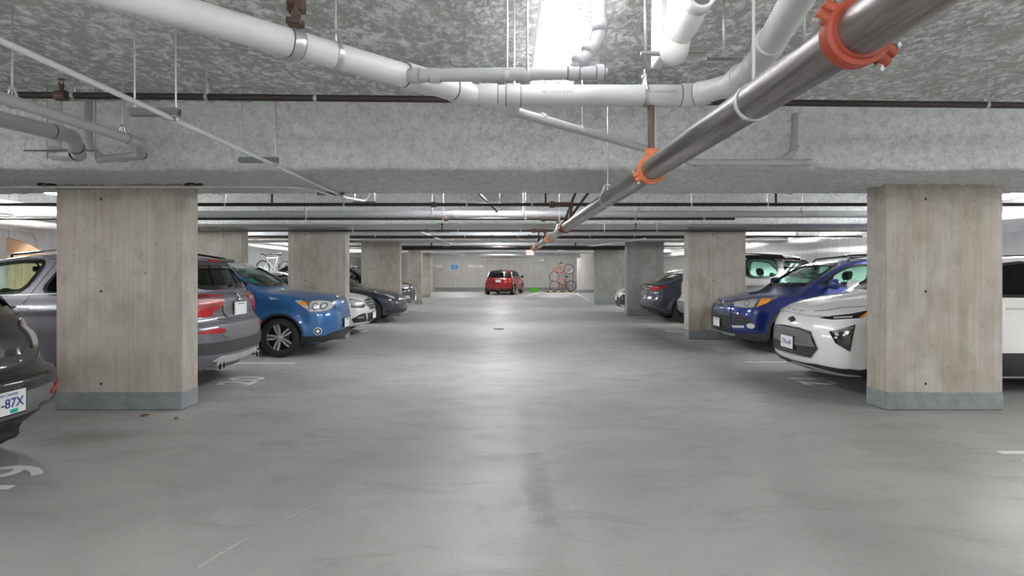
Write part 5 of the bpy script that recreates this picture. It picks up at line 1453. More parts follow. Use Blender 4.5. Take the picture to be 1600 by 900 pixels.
def scuff(pts, ws, label):
    L_, R_ = [], []
    pts = [np.array(p, float) for p in pts]
    for i, p in enumerate(pts):
        t = pts[min(i+1, len(pts)-1)]-pts[max(i-1, 0)]; t /= np.linalg.norm(t); n = np.array((-t[1], t[0]))*ws[i]/2
        L_.append(tuple(p+n)); R_.append(tuple(p-n))
    m = MB(); k = len(pts)
    m.v = [(*a, .0012) for a in L_]+[(*a, .0012) for a in R_]; m.f = [(i, k+i, k+i+1, i+1) for i in range(k-1)]
    painted('paint_scuff', m.v, m.f, label, 'scuff mark', None, M_SCUFF)
M_SCUFF = worn_paint('pale_scuff', (.50,.51,.53), .9)
def fl(px, py): Y = 900*1.43/(py-421.5); return ((px-789)*Y/900, Y)
scuff([fl(310,887), fl(340,868), fl(362,855), fl(388,841)], [.022,.026,.024,.010], 'short pale scuff on the floor nearest the camera at lower left')
scuff([fl(424,823), fl(470,799), fl(520,776), fl(570,750)], [.006,.010,.009,.004], 'long thin pale scratch on the floor left of centre')
m = MB(); m.cyl((-.15, 13.9, .0), (-.15, 13.9, .004), .14, 20); o = m.build('floor_drain', M_PLAS); tag(o, 'round dark floor drain in the middle of the aisle', 'drain')
for k in range(5):
    g = MB(); g.box((-.15-.10, 13.9-.09+k*.04, .004), (-.15+.10, 13.9-.075+k*.04, .007)); g.build('drain_bar', M_GREY, o)
M_LEAF = principled('dry_leaf', (.22,.10,.04), .8)
def leaf(x, y, r, label, s=.05):
    m = MB(); V = []; n = 12
    for i in range(n+1):
        t = i/n; w = s*.42*math.sin(PI*t)**.8
        V += [(t*s*1.6-s*.8, w, .004+.010*math.sin(PI*t)+.006), (t*s*1.6-s*.8, -w, .004+.012*(t)), ]
    m.add(V, [(2*i, 2*i+1, 2*i+3, 2*i+2) for i in range(n)])
    o = m.build('dry_leaf', M_LEAF, loc=(x, y, 0), rot=(0, 0, r)); tag(o, label, 'leaf', 'fallen leaves by the near column')
    c = o.modifiers.new('thick', 'SOLIDIFY'); c.thickness = .001
leaf(-3.51, 5.62, .3, 'curled brown leaf lying in front of the near left column', .06); leaf(-3.15, 5.52, 1.8, 'small brown leaf at the corner of the near left column', .04)

# ------------------------------------------------------------------ strip lights
M_TUBE = principled('lit_tube', (.9,.9,.9), .3, emit=(1.0,1.0,1.0), estr=LIGHT_E if 'LIGHT_E' in globals() else 22)
M_TUBEN = principled('lit_tube_dim', (.9,.9,.9), .3, emit=(1,1,1), estr=LIGHT_E*.17)
M_TUBEF = principled('lit_tube_bright', (.9,.9,.9), .3, emit=(1,.99,.96), estr=LIGHT_E*1.6)
M_FIX = principled('white_enamel', (.75,.76,.76), .35)
def strip_light(x, y0, y1, label, z=2.76, axis='y', w=.16, lit=None, group='fluorescent strip lights', hang=False):
    c = ((x, (y0+y1)/2) if axis == 'y' else ((y0+y1)/2, x)); L_ = y1-y0
    root = empty('strip_light', (c[0], c[1], z), 0 if axis == 'y' else PI/2); tag(root, label, 'light', group)
    m = MB(); m.box((-.035,-L_/2,.0), (.035,L_/2,.075), .006); m.build('housing', M_FIX, root)
    for s in (-1, 1):
        r = MB()
        for a_, b_ in ((.035,.045),(w-.012,w)): r.box((min(s*a_,s*b_),-L_/2,.028 if a_ < .1 else -.012), (max(s*a_,s*b_),L_/2,.036 if a_ < .1 else -.004))
        nb = int(L_/.05)
        for k in range(nb+1):
            y_ = -L_/2+L_*k/nb; r.prism([(s*.04,.028),(s*(w-.01),-.012),(s*(w-.01),-.006),(s*.04,.034)], y_-.011, y_+.011, 'y')
        r.build('perforated_reflector', M_FIX, root, smooth=False)
        t = MB(); t.cyl((s*.072,-L_/2+.03,-.022), (s*.072,L_/2-.03,-.022), .014, 10); t.build('tube', lit or M_TUBE, root)
    for q in (-1, 1):
        e = MB(); e.box((-.10, q*(L_/2-.02)-.012, -.045), (.10, q*(L_/2-.02)+.012, .01), .004); e.build('end_cap', M_FIX, root)
    for q in (-.4, .4):
        rod = MB(); rod.cyl((0, q*L_, .07), (0, q*L_, H_C+.02-z), .006, 6); rod.build('hanger_rod', M_SILV, root)
LX = -.22
strip_light(.33, 1.75, 4.17, 'bright strip light nearest the camera, above the grey drain pipes', lit=M_TUBEN)
strip_light(LX, 7.2, 9.6, 'strip light over the aisle behind the first beam')
strip_light(LX, 13.2, 15.6, 'strip light over the aisle behind the second beam')
strip_light(LX, 19.2, 21.6, 'strip light over the aisle behind the third beam')
strip_light(LX, 25.2, 27.6, 'strip light over the aisle behind the fourth beam')
strip_light(-.2, 31.0, 33.4, 'strip light over the aisle behind the fifth beam')
strip_light(LX, -3.2, -.8, 'added unseen fill strip light over the aisle behind the camera', lit=M_TUBEF)  # unseen lamp added as fill, brightens the first beam face
strip_light(-2.9, -3.4, -1.0, 'added unseen fill strip light behind the camera to the left', lit=M_TUBEF)  # added out of view to spread the light and soften shadows
strip_light(3.3, -3.4, -1.0, 'added unseen fill strip light behind the camera to the right', lit=M_TUBEF)  # right-hand counterpart, also an added fill lamp out of view
strip_light(35.0, -3.75, -2.1, 'short strip light at the far end left of the aisle', 2.50, 'x', lit=M_TUBEF)
strip_light(35.0, 2.3, 4.0, 'short strip light at the far end right of the aisle', 2.50, 'x', lit=M_TUBEF)
for k, y in enumerate((2.9, 8.9, 14.9, 20.9, 27.5)):
    nth = ('nearest', 'second', 'third', 'fourth', 'fifth')[k]
    strip_light(-7.7, y-1.2, y+1.2, '%s strip light over the left stalls' % nth, 2.76, lit=M_TUBEF)
    strip_light(7.7, y-1.2, y+1.2, '%s strip light over the right stalls' % nth, 2.76, lit=M_TUBEF)
# ------------------------------------------------------------------ pipes
M_PVC = principled('grey_pvc', (.38,.39,.41), .42)
M_PVCW = principled('white_pvc', (.72,.73,.73), .45)
M_PVCL = principled('light_grey_pvc', (.55,.56,.57), .40)
M_JOINT = principled('joint_cement_line', (.06,.06,.065), .7)
M_BROWN = principled('brown_iron_pipe', (.045,.036,.034), .5, .4)
M_RUST = principled('rusty_fitting', (.115,.075,.062), .6, .3)
M_ORANGE = principled('orange_coupling', (.55,.17,.07), .6)
M_ORANGER = principled('red_orange_coupling', (.27,.045,.022), .55)
M_ZINC = principled('zinc_rod', (.52,.53,.54), .35, .8)
M_STRUT = principled('strut_channel', (.20,.22,.23), .5, .3)
M_BLACKP = principled('black_brace', (.02,.02,.022), .5)
M_EMT = principled('metal_conduit', (.60,.61,.63), .3, .8)
def steel_mat():
    m = principled('worn_steel_pipe', (.3,.3,.3), .34, .9); n = NT(m)
    v = n.mapping(pos(n), (16, .8, 16)); a = n.noise(v, 2.2, 6, .7, .4); b = n.noise(pos(n), 22, 3, .6)
    c = n.mix((.13,.12,.12), (.40,.38,.37), n.ramp(a, [(.35,(0,0,0)),(.68,(1,1,1))]))
    c = n.mix(c, (.30,.17,.11), n.math('MULTIPLY', n.ramp(n.noise(v, 1.1, 4, .6), [(.60,(0,0,0)),(.72,(1,1,1))]), .55))
    c = n.mix(c, (.75,.75,.74), n.math('MULTIPLY', n.ramp(b, [(.73,(0,0,0)),(.77,(1,1,1))]), .6))
    n.out(c, n.ramp(a, [(.3,(.27,)*3),(.8,(.5,)*3)])); return m
M_STEEL = steel_mat()
def duct_mat():
    m = principled('galvanised_duct', (.5,.51,.53), .32, .8); n = NT(m)
    w = n.n.new('ShaderNodeTexWave'); w.inputs['Scale'].default_value = 5; w.bands_direction = 'X'; n.l.new(pos(n), w.inputs['Vector'])
    n.out(None, None, n.bump(w.outputs['Fac'], .35, .01)); return m
M_DUCT = duct_mat()

class Pipe:
    def __init__(s, name, label, pts, r, mat, cat='pipe', group=None, rad=.12, n=16, cap=True):
        s.r = r
        o = np.array(pts[0], float); s.o = o
        s.root = mesh_obj(name, *_tube([np.array(p)-o for p in round_path(pts, rad)], r, n), mat, None, True, 40, loc=tuple(o))
        tag(s.root, label, cat, group)
    def coupling(s, p, d, length=.10, r=None, mat=None, name='coupling', label=None, line=True):
        p = np.array(p, float)-s.o; d = np.array(d, float); d /= np.linalg.norm(d); r = r or s.r*1.12
        m = MB(); m.tube([p-d*length/2, p-d*(length/2-.006), p+d*(length/2-.006), p+d*length/2], [r*.97, r, r, r*.97], 20)
        q = m.build(name, mat or s.root.data.materials[0], s.root)
        if label: q['label'] = label
        if line:
            for sg in (1, -1):
                j = MB(); j.tube([p+sg*d*(length/2-.001), p+sg*d*(length/2+.004)], s.r*1.025, 20); j.build('joint_line', M_JOINT, s.root)
        return q
    def hanger(s, p, d, top=H_C+.01, mat=M_ZINC, w=.022, rod=.005, clevis=True):
        """ring round the pipe, clevis and rod to the slab"""
        p = np.array(p, float)-s.o; d = np.array(d, float); d /= np.linalg.norm(d)
        m = MB(); rr = s.r*1.07
        m.tube([p-d*w/2, p+d*w/2], rr, 24)
        n = np.cross(d, (0,0,1.)); n /= np.linalg.norm(n)
        if clevis:
            for sg in (-1, 1):
                a = p+n*sg*rr*.92+np.array((0,0,rr*.25)); b_ = p+n*sg*rr*.30+np.array((0,0,rr+.045))
                m.tube([a, b_], [.007,.007], 6)
            m.box(tuple(p+np.array((-.014,-.014,rr+.036))), tuple(p+np.array((.014,.014,rr+.052))), .002)
        m.cyl(tuple(p+np.array((0,0,rr+.0))), (p[0], p[1], top-s.o[2]), rod, 8)
        return m.build('hanger', mat, s.root)
def _tube(pts, r, n=16):
    m = MB(); m.tube(pts, r, n); return m.v, m.f

def grooved(pipe, p, d, R, mat, length=.06, name='grooved_coupling', lug=0.0, label=None):
    """two half shells with bolt lugs"""
    p = np.array(p, float)-pipe.o; d = np.array(d, float); d /= np.linalg.norm(d)
    m = MB()
    m.tube([p-d*length/2, p-d*length*.36, p-d*length*.30, p+d*length*.30, p+d*length*.36, p+d*length/2], [R*1.10, R*1.14, R*1.32, R*1.32, R*1.14, R*1.10], 28)
    n = np.cross(d, (0,0,1.)); n /= np.linalg.norm(n); u = np.cross(n, d)
    a = n*math.cos(lug)+u*math.sin(lug); t = -n*math.sin(lug)+u*math.cos(lug)
    for sg in (-1, 1):
        for q in (-1, 1):
            c0 = p+a*sg*R*1.15+t*q*R*.22; c1 = p+a*sg*R*1.72+t*q*R*.22
            m.tube([c0-t*q*R*.02, (c0+c1)/2, c1], [R*.30, R*.27, R*.20], 12)
    o = m.build(name, mat, pipe.root)
    if label: o['label'] = label
    b = MB()
    for sg in (-1, 1):
        c = p+a*sg*R*1.52; b.cyl(c-t*R*.62, c+t*R*.62, R*.11, 10); b.cyl(c-t*R*.66, c-t*R*.48, R*.20, 6); b.cyl(c+t*R*.48, c+t*R*.66, R*.20, 6)
    b.build('coupling_bolt', M_ZINC, o)
    return o

# --- fire main along the aisle
A0, A1, A2 = np.array((.835, -.6, 1.982)), np.array((.787, 3.1, 1.968)), np.array((.757, 14.9, 1.978))
main = Pipe('fire_main_pipe', 'long worn steel pipe running down the aisle overhead, from top right to the far sign', [A0, A1, A2], .0585, M_STEEL, rad=.01, n=28)
dm = A2-A1
def on_main(Y): return A0+(A1-A0)*(Y-A0[1])/(A1[1]-A0[1]) if Y < A1[1] else A1+(A2-A1)*(Y-A1[1])/(A2[1]-A1[1])
grooved(main, on_main(1.33), (0,1,0), .0585, M_ORANGER, .055, lug=PI*.80, label='red-orange grooved coupling with bolts')
m = MB(); c_ = on_main(3.1)-main.o
grooved(main, on_main(3.1), (0,1,0), .0585, M_ORANGE, .05, lug=PI*.15, label='orange branch coupling')
for Y in (7.35,): grooved(main, on_main(Y), (0,1,0), .0585, M_ORANGER, .05, lug=.5)
for Y in (9.9, 13.0): grooved(main, on_main(Y), (0,1,0), .0585, M_ORANGE, .05, lug=.5)
grooved(main, on_main(14.85), (0,1,0), .0585, M_ORANGER, .06, lug=.2)
for Y in (1.86, 4.4, 8.2, 11.9): main.hanger(on_main(Y), (0,1,0), H_C if Y != 11.9 else H_B, M_PVCL if Y < 3 else M_ZINC, .016, .005, clevis=(Y > 4))
r = MB(); p = on_main(3.1)-main.o
r.tube(round_path([p+np.array((0,0,.05)), p+np.array((0,0,.34)), p+np.array((0,.12,.42)), p+np.array((0,.87,.62))], .03), .0185, 14); r.cyl(p+np.array((0,0,.055)), p+np.array((0,0,.10)), .03, 14)
q = r.build('branch_riser', M_RUST, main.root)
r = MB(); r.cyl(p+np.array((0,0,.055)), p+np.array((0,0,.11)), .034, 16); r.build('riser_outlet', M_ORANGE, main.root)
for Y, z in ((6.8, 2.20), (8.4, 2.172), (11.0, 2.175), (12.9, 2.175)):
    p = on_main(Y)-main.o; t = z-main.o[2]
    for a_, b_, r_, nm in (((p[0],p[1],p[2]+.05), (p[0],p[1],t), .021, 'branch_nipple'), ((p[0],p[1],t-.05), (p[0],p[1],t), .030, 'branch_elbow'), ((p[0]-.20,p[1],t), (p[0]+.03,p[1],t), .030, 'branch_fitting'), ((p[0]-.25,p[1],t), (p[0]-.19,p[1],t), .040, 'branch_union')):
        r = MB(); r.cyl(a_, b_, r_, 14); r.build(nm, M_RUST, main.root)
def brace(root, a, b, w=.018, name='sway_brace', mat=M_BLACKP):
    o = np.array(root.location); a = np.array(a)-o; b = np.array(b)-o
    m = MB(); m.tube([a, b], w, 6); m.sphere(tuple(a), w*1.7, 8, 6); m.sphere(tuple(b), w*1.7, 8, 6); return m.build(name, mat, root)
brace(main.root, on_main(7.6)+np.array((0,0,.04)), (1.45, 8.0, H_C)); brace(main.root, on_main(7.75)+np.array((0,0,.04)), (1.0, 6.7, 2.80)); brace(main.root, on_main(13.6)+np.array((0,0,.04)), (.9, 14.2, H_C))

# --- big grey drain
Zp = 2.37; R4 = .0572
P = [(-2.3, .98, Zp), (-.165, 3.11, Zp), (1.015, 3.11, Zp), (1.15, 2.93, Zp), (1.155, 2.62, Zp), (.98, 1.85, Zp)]
big = Pipe('drain_pipe', 'large pale grey drain pipe crossing overhead from top left and bending up at the right', P, R4, M_PVCL, rad=.05, n=28)
d45 = np.array((1,1,0.))/math.sqrt(2)
big.coupling((-.44, 2.83, Zp), d45, .12, R4*1.13)
big.coupling((-.235, 3.04, Zp), d45, .10, R4*1.13); big.coupling((-.09, 3.11, Zp), (1,0,0), .10, R4*1.12); big.coupling((.045, 3.11, Zp), (1,0,0), .075, R4*1.13)
big.coupling((.985, 3.11, Zp), (1,0,0), .075, R4*1.12); big.coupling((1.055, 3.065, Zp), (.8,-.6,0), .075, R4*1.10)
big.coupling((1.153, 2.85, Zp), (0,-1,0), .09, R4*1.12, line=False); big.coupling((1.10, 2.40, Zp), (-.21,-.96,0), .09, R4*1.12, line=False); big.coupling((1.155, 2.63, Zp), (0,-1,0), .09, R4*1.12, line=False)
big.coupling((-.875, 2.40, Zp), d45, .045, R4*1.08, M_ZINC, 'riser_clamp', 'metal strap clamp')
for p, d in (((-.745, 2.53, Zp), d45), ((.05, 3.11, Zp), (1,0,0)), ((.755, 3.11, Zp), (1,0,0)), ((-1.5, 1.78, Zp), d45)): big.hanger(p, d, mat=M_PVCL if p[0] == .05 else M_ZINC)
m = MB(); o_ = big.o
m.box((.98, 2.80, Zp+.075), (1.16, 2.83, Zp+.095), .002); m.cyl((1.07,2.815,Zp+.06),(1.07,2.815,H_C),.006,8); m.cyl((1.22,2.35,Zp-.02),(1.22,2.35,H_C),.006,8)
q = mesh_obj('strut_clamp', np.array(m.v)-o_, m.f, M_ZINC, big.root)
# brown beam bracket on the clamp
m = MB(); m.box((-.90, 2.36, Zp+.07), (-.84, 2.42, Zp+.10), .004); m.tube([(-.87,2.39,Zp+.08),(-.855,2.40,Zp+.25),(-.85,2.40,H_C)], [.02,.02,.02], 10); m.box((-.905,2.375,Zp+.13), (-.835,2.425,Zp+.20), .006)
q = mesh_obj('beam_bracket', np.array(m.v)-o_, m.f, M_RUST, big.root); q['label'] = 'brown iron bracket'
V, F = text_geo('IPEX  4 IN SCH 40 DWV', .016, .0003)
for x0 in (.28, .83):
    W = np.stack([V[:,0]+x0, np.full(len(V), 3.11-R4*1.003)-V[:,2], V[:,1]+Zp+.004], 1)-o_
    mesh_obj('pipe_print', W, F, M_GREY, big.root, False)
# wye stub under the junction
m = MB(); a = np.array((-.05,3.11,Zp-.02)); m.tube([a, a+np.array((.10,.10,-.035))], .045, 18)
mesh_obj('wye_branch', np.array(m.v)-o_, m.f, M_PVCL, big.root)
# --- two-inch branch on the same level, in front
R2 = .031; Z2 = 2.347
br = Pipe('drain_pipe', 'slim grey branch pipe above the drain with a capped end', [(-.40, 2.72, Z2), (.46, 2.70, Z2+.006)], R2, M_PVC, n=22)
br.coupling((-.33, 2.72, Z2), (1,0,0), .05, R2*1.15); br.coupling((.10, 2.71, Z2), (1,0,0), .03, R2*1.12, M_PVC, 'hanger_strap', line=False); br.coupling((.32, 2.70, Z2+.006), (1,0,0), .05, R2*1.15)
br.coupling((.445, 2.70, Z2+.006), (1,0,0), .035, R2*1.25, name='cleanout_plug'); br.coupling((.47, 2.70, Z2+.006), (1,0,0), .02, R2*.7, name='plug_square', line=False)
m = MB(); pts = round_path([(.30,2.70,Z2), (.40,2.70,Z2+.10), (.445,2.70,Z2+.18), (.445,2.70,H_C+.02)], .05, 6); m.tube(pts, R2, 20)
for a, b_ in (((.335,2.70,Z2+.05),(.36,2.70,Z2+.075)), ((.385,2.70,Z2+.10),(.41,2.70,Z2+.13)), ((.445,2.70,Z2+.20),(.445,2.70,Z2+.25))): m.tube([a, b_], R2*1.16, 20)
mesh_obj('riser', np.array(m.v)-br.o, m.f, M_PVC, br.root)
br.hanger((.105, 2.71, Z2), (1,0,0)); br.hanger((.01, 2.71, Z2), (1,0,0), clevis=False)
# stub that ties the branch into the big drain
m = MB(); m.tube([(-.40,2.72,Z2), (-.47,2.78,Z2+.02)], [R2*1.2, R2*1.2], 16); mesh_obj('wye_branch', np.array(m.v)-br.o, m.f, M_PVC, br.root)
# --- diagonal two-inch drain under the beam
Zd = 2.335
dg = Pipe('drain_pipe', 'slim grey drain running diagonally from the junction to the beam face, capped right', [(0.03, 3.24, Zd-.01), (1.60, 4.86, Zd-.0), (2.60, 4.90, Zd+.005)], .0275, M_PVC, rad=.06, n=18)
dg.coupling((1.63, 4.87, Zd), (1,0,0), .05, .033); dg.coupling((.22, 3.44, Zd), d45, .03, .032, line=False); dg.coupling((1.08, 4.33, Zd), d45, .02, .031, line=False)
dg.coupling((2.36, 4.90, Zd+.005), (1,0,0), .16, .033); dg.coupling((2.57, 4.90, Zd+.005), (1,0,0), .05, .034, name='end_cap')
m = MB(); m.tube(round_path([(2.33,4.90,Zd), (2.45,4.895,Zd+.10), (2.46,4.89,Zd+.18), (2.46,4.89,Zd+.42)], .04, 5), .0275, 16); m.tube([(2.455,4.895,Zd+.11),(2.46,4.89,Zd+.15)], .034, 16)
mesh_obj('riser', np.array(m.v)-dg.o, m.f, M_PVC, dg.root)
for p in ((.5, 3.72, Zd), (1.15, 4.40, Zd)): dg.hanger(p, d45, clevis=False, rod=.004)
# --- white coated trap hanging by the fire main
tr = Pipe('drain_trap', 'chunky white coated drain trap hanging between the strip light and the steel pipe', [(.81, 2.58, H_C+.02), (.795, 2.60, 2.60), (.775, 2.62, 2.44)], .062, M_PVCW, 'drain trap', rad=.10, n=28)
m = MB(); m.tube(round_path([(.79,2.60,2.58), (.77,2.62,2.43), (.765,2.63,2.385)], .05, 6), [.062]*9, 24) if False else m.sphere((.77,2.62,2.435), .066, 20, 14, (1,1,1.15))
m.tube(round_path([(.775,2.60,2.47), (.80,2.50,2.50), (.79,2.36,2.53)], .05, 6), .050, 24)
mesh_obj('trap_bend', np.array(m.v)-tr.o, m.f, M_PVCW, tr.root)
m = MB(); m.lathe([(.056,0),(.056,-.07),(.042,-.07),(.038,0)], (0,0,0), 'y', 24, closed=True); V = np.array(m.v)+np.array((.79,2.37,2.53))
mesh_obj('socket', V-tr.o, m.f, M_PVCW, tr.root)
m = MB(); m.lathe([(.036,0),(.02,-.004),(0,-.004)], (.79,2.325,2.53), 'y', 20); mesh_obj('socket_plug', np.array(m.v)-tr.o, m.f, M_GREY, tr.root)
m = MB(); m.box((.63, 2.66, 2.425), (.74, 2.685, 2.44), .002); m.box((.82,2.66,2.425),(.93,2.685,2.437),.002); m.cyl((.65,2.67,2.36),(.65,2.67,H_C),.006,8)
mesh_obj('support_strap', np.array(m.v)-tr.o, m.f, M_ZINC, tr.root)
m = MB(); m.box((.735,2.72,2.44), (.785,2.90,H_C+.01), .006); o = m.build('vertical_chase', M_PVCW); tag(o, 'narrow white vertical boxed riser left of the white trap', 'riser')

# --- sprinkler lines across
def cross(name, label, Y, z, r, mat, x0=-8.05, x1=8.0, group='pipes crossing behind the beams', dy=0, n=14):
    return Pipe(name, label, [(x0, Y-dy, z), (x1, Y+dy, z)], r, mat, group=group, n=n)
sp = cross('sprinkler_pipe', 'dark brown sprinkler pipe crossing in front of the first beam', 3.97, 2.60, .0225, M_BROWN, -9.2, 9.2, None, .32)
for x in (-2.9, -2.02, 3.42, -5.0, 5.4): sp.hanger((x, 3.97+.32*x/9.2, 2.60), (1,0,0), rod=.004)
for x in (-1.29, .0, 1.9): sp.hanger((x, 3.97+.32*x/9.2, 2.60), (1,0,0), rod=.003, clevis=False)
def head(pp, x, y, z, up=True):
    m = MB(); s_ = 1 if up else -1
    m.cyl((x,y,z), (x,y,z+s_*.045), .014, 10); m.cyl((x,y,z+s_*.045), (x,y,z+s_*.055), .018, 6); m.tube([(x-.012,y,z+s_*.055),(x-.014,y,z+s_*.075),(x,y,z+s_*.088)], .003, 6); m.tube([(x+.012,y,z+s_*.055),(x+.014,y,z+s_*.075),(x,y,z+s_*.088)], .003, 6)
    m.cyl((x,y,z+s_*.088), (x,y,z+s_*.091), .022, 12)
    q = mesh_obj('sprinkler_head', np.array(m.v)-pp.o, m.f, M_RUST, pp.root); return q
head(sp, -2.98, 3.87, 2.62)
sp.coupling((-2.98, 3.87, 2.60), (1,0,0), .07, .034, M_RUST, 'tee_fitting', line=False)
names = ('first', 'second', 'third', 'fourth')
for k in range(4):
    dY = 6*k
    g_ = cross('drain_pipe', 'grey drain pipe crossing behind the %s beam' % names[k], (9.5, 15.9, 21.9, 27.9)[k], (2.345, 2.41, 2.40, 2.40)[k], (.058,.06,.06,.06)[k], M_PVC, n=20)
    gy, gz = g_.o[1], g_.o[2]
    for x in (-3.3, -1.2, .3, 2.2, 4.9): g_.hanger((x, gy, gz), (1,0,0), rod=.006)
    g_.coupling((-.80, gy, gz), (1,0,0), .13, .064)
    if k == 0:
        brace(g_.root, (-.14, gy-.08, 2.40), (-.50, gy-.6, 2.70)); brace(g_.root, (-.08, gy+.02, 2.42), (-.08, gy+.02, H_C), .016)
lines = (('thick dark sprinkler branch just behind the first beam', 6.8, 2.20, .0205, 8.0), ('thin dark sprinkler branch between the first and second beams', 8.4, 2.172, .0185, 3.35), ('dark sprinkler branch under the front of the second beam', 11.0, 2.175, .020, 8.0),
         ('dark sprinkler branch just past the second beam', 12.9, 2.175, .020, 8.0), ('dark sprinkler pipe crossing before the third beam', 16.3, 2.33, .022, 8.0), ('dark sprinkler pipe crossing before the fourth beam', 22.2, 2.33, .024, 8.0))
for i, (l, Y, z, r_, x1) in enumerate(lines):
    a = cross('sprinkler_pipe', l, Y, z, r_, M_BROWN, x1=x1)
    tp = H_B if 4.9 < Y < 6.6 or 10.95 < Y < 12.7 else H_C
    if i < 4:
        for x in ((-3.3, -1.9, -.45, .32, 2.2, 3.1) if i == 0 else (-2.9, -.9, .3, 1.9, 2.9)): a.hanger((x, Y, z), (1,0,0), top=tp+.01, rod=.004, clevis=False)
        a.coupling(((-.84, -.86, -1.5, -.3)[i], Y, z), (1,0,0), .06, .034, M_RUST, 'tee_fitting', line=False)
    if i in (0, 2): 
        for x in ((-2.75, .48, 3.2) if i == 0 else (-1.2, 2.5)): brace(a.root, (x, Y, z), (x, Y, tp), .013, 'pipe_post')
dk = cross('iron_pipe', 'thick dark brown pipe crossing the aisle near the far sign', 19.6, 2.165, .065, M_BROWN, -4.6, 5.4, None, n=20)
for x in (-3.6, -2.5, 2.4): brace(dk.root, (x, 19.6, 2.19), (x, 19.6, H_C-.07), .03, 'pipe_post')
du = cross('ventilation_duct', 'shiny round metal duct crossing the far end above the parked red hatchback', 34.2, 2.30, .17, M_DUCT, -4.6, 4.48, None, n=28)
du2 = cross('ventilation_duct', 'pale upper duct crossing behind the fourth beam', 31.4, 2.62, .16, M_DUCT, -4.9, 5.2, None, n=24)
# --- long runs by the walls
wl = Pipe('drain_pipe', 'large white pipe running along the left wall above the parked cars', [(-8.35, -4.5, 2.48), (-8.35, 34, 2.45)], .125, M_PVCW, n=24)
wl2 = Pipe('drain_pipe', 'smaller white pipe under the large one along the left wall', [(-8.45, -4.5, 2.28), (-8.45, 34, 2.22)], .075, M_PVCW, n=20)
for Y in (8.2, 11.5, 15, 18.6, 21): wl.coupling((-8.35, Y, 2.468), (0,1,0), .14, .136, line=False); wl2.coupling((-8.45, Y-.5, 2.26), (0,1,0), .10, .084, line=False)
wr = Pipe('drain_pipe', 'large white pipe with ribbed elbow along the right wall', [(8.45, -4.5, 2.36), (8.45, 14.3, 2.33), (8.2, 14.9, 2.28), (8.45, 15.5, 2.25), (8.5, 34, 2.18)], .085, M_PVCW, n=22, rad=.2)
for Y in (8.6, 11.6, 14.4, 14.62, 14.8, 17.0, 20): wr.coupling((8.45 if Y < 14.3 or Y > 16 else 8.33, Y, 2.345 if Y < 14 else 2.29), (0,1,0), .10, .096, line=False)
wr2 = Pipe('drain_pipe', 'slimmer white pipe high along the right wall', [(8.1, -4.5, 2.62), (8.1, 30, 2.58)], .05, M_PVCW, n=16)
wr3 = Pipe('conduit', 'thin grey conduit low on the right wall over the white hatchback', [(9.22, 2, 2.12), (9.22, 13, 2.12)], .02, M_EMT, n=10)
wc = Pipe('conduit', 'thin metal conduit on the left wall bending down behind the silver crossover', [(-9.22, 3, 2.19), (-9.22, 11.35, 2.19), (-9.22, 11.5, 1.3)], .022, M_EMT, n=10, rad=.25)
fx = MB(); fx.box((7.6, 13.6, 2.50), (8.0, 13.9, 2.62), .01); o = fx.build('junction_box', M_STRUT); tag(o, 'grey junction box between the white pipes over the right stalls', 'junction box')

# --- left cluster
lp = Pipe('drain_pipe', 'slim grey pipe at the left edge turning back to the beam face', [(-2.80, 2.4, 2.375), (-2.71, 4.28, 2.375), (-2.98, 4.72, 2.365), (-3.44, 4.88, 2.365)], .034, M_PVC, rad=.05, n=18)
lp.coupling((-2.79, 2.78, 2.375), (.03,1,0), .03, .040, line=False); lp.coupling((-2.715, 4.16, 2.375), (.03,1,0), .05, .040); lp.coupling((-2.96, 4.70, 2.365), (-.52,.85,0), .05, .039); lp.coupling((-3.18, 4.80, 2.365), (-.9,.3,0), .05, .039)
m = MB(); m.tube(round_path([(-3.40,4.87,2.37), (-3.52,4.87,2.46), (-3.52,4.87,2.86)], .06, 5), .030, 16); m.tube([(-3.40,4.87,2.37),(-3.47,4.87,2.42)], .037, 16)
mesh_obj('riser', np.array(m.v)-lp.o, m.f, M_PVC, lp.root)
for p in ((-2.78, 3.25, 2.375), (-2.72, 4.1, 2.375)): lp.hanger(p, (0,1,0))
lq = Pipe('drain_pipe', 'wider grey pipe at the left edge under the slim one, elbow up to the slab', [(-3.38, 2.6, 2.37), (-3.05, 4.05, 2.37), (-3.36, 4.55, 2.33), (-3.62, 4.62, 2.36)], .050, M_PVC, rad=.05, n=20)
lq.coupling((-3.20, 3.42, 2.37), (.22,1,0), .06, .055); lq.coupling((-3.07, 3.95, 2.37), (.22,1,0), .06, .057); lq.coupling((-3.22, 4.33, 2.345), (-.55,.85,0), .07, .057); lq.coupling((-3.36, 4.52, 2.335), (-.55,.85,0), .05, .057)
m = MB(); m.tube([(-3.64,4.66,2.34),(-3.64,4.66,H_C)], .048, 18); m.tube([(-3.64,4.66,2.33),(-3.64,4.66,2.42)], .056, 18); mesh_obj('riser', np.array(m.v)-lq.o, m.f, M_PVCL, lq.root)
m = MB(); m.box((-3.78, 4.52, 2.36), (-3.22, 4.54, 2.372), .002)
for x in (-3.60, -3.22): m.cyl((x,4.53,2.30),(x,4.53,H_C),.005,8)
mesh_obj('support_strap', np.array(m.v)-lq.o, m.f, M_ZINC, lq.root)
for p in ((-3.28, 3.05, 2.37),): lq.hanger(p, (.22,1,0))

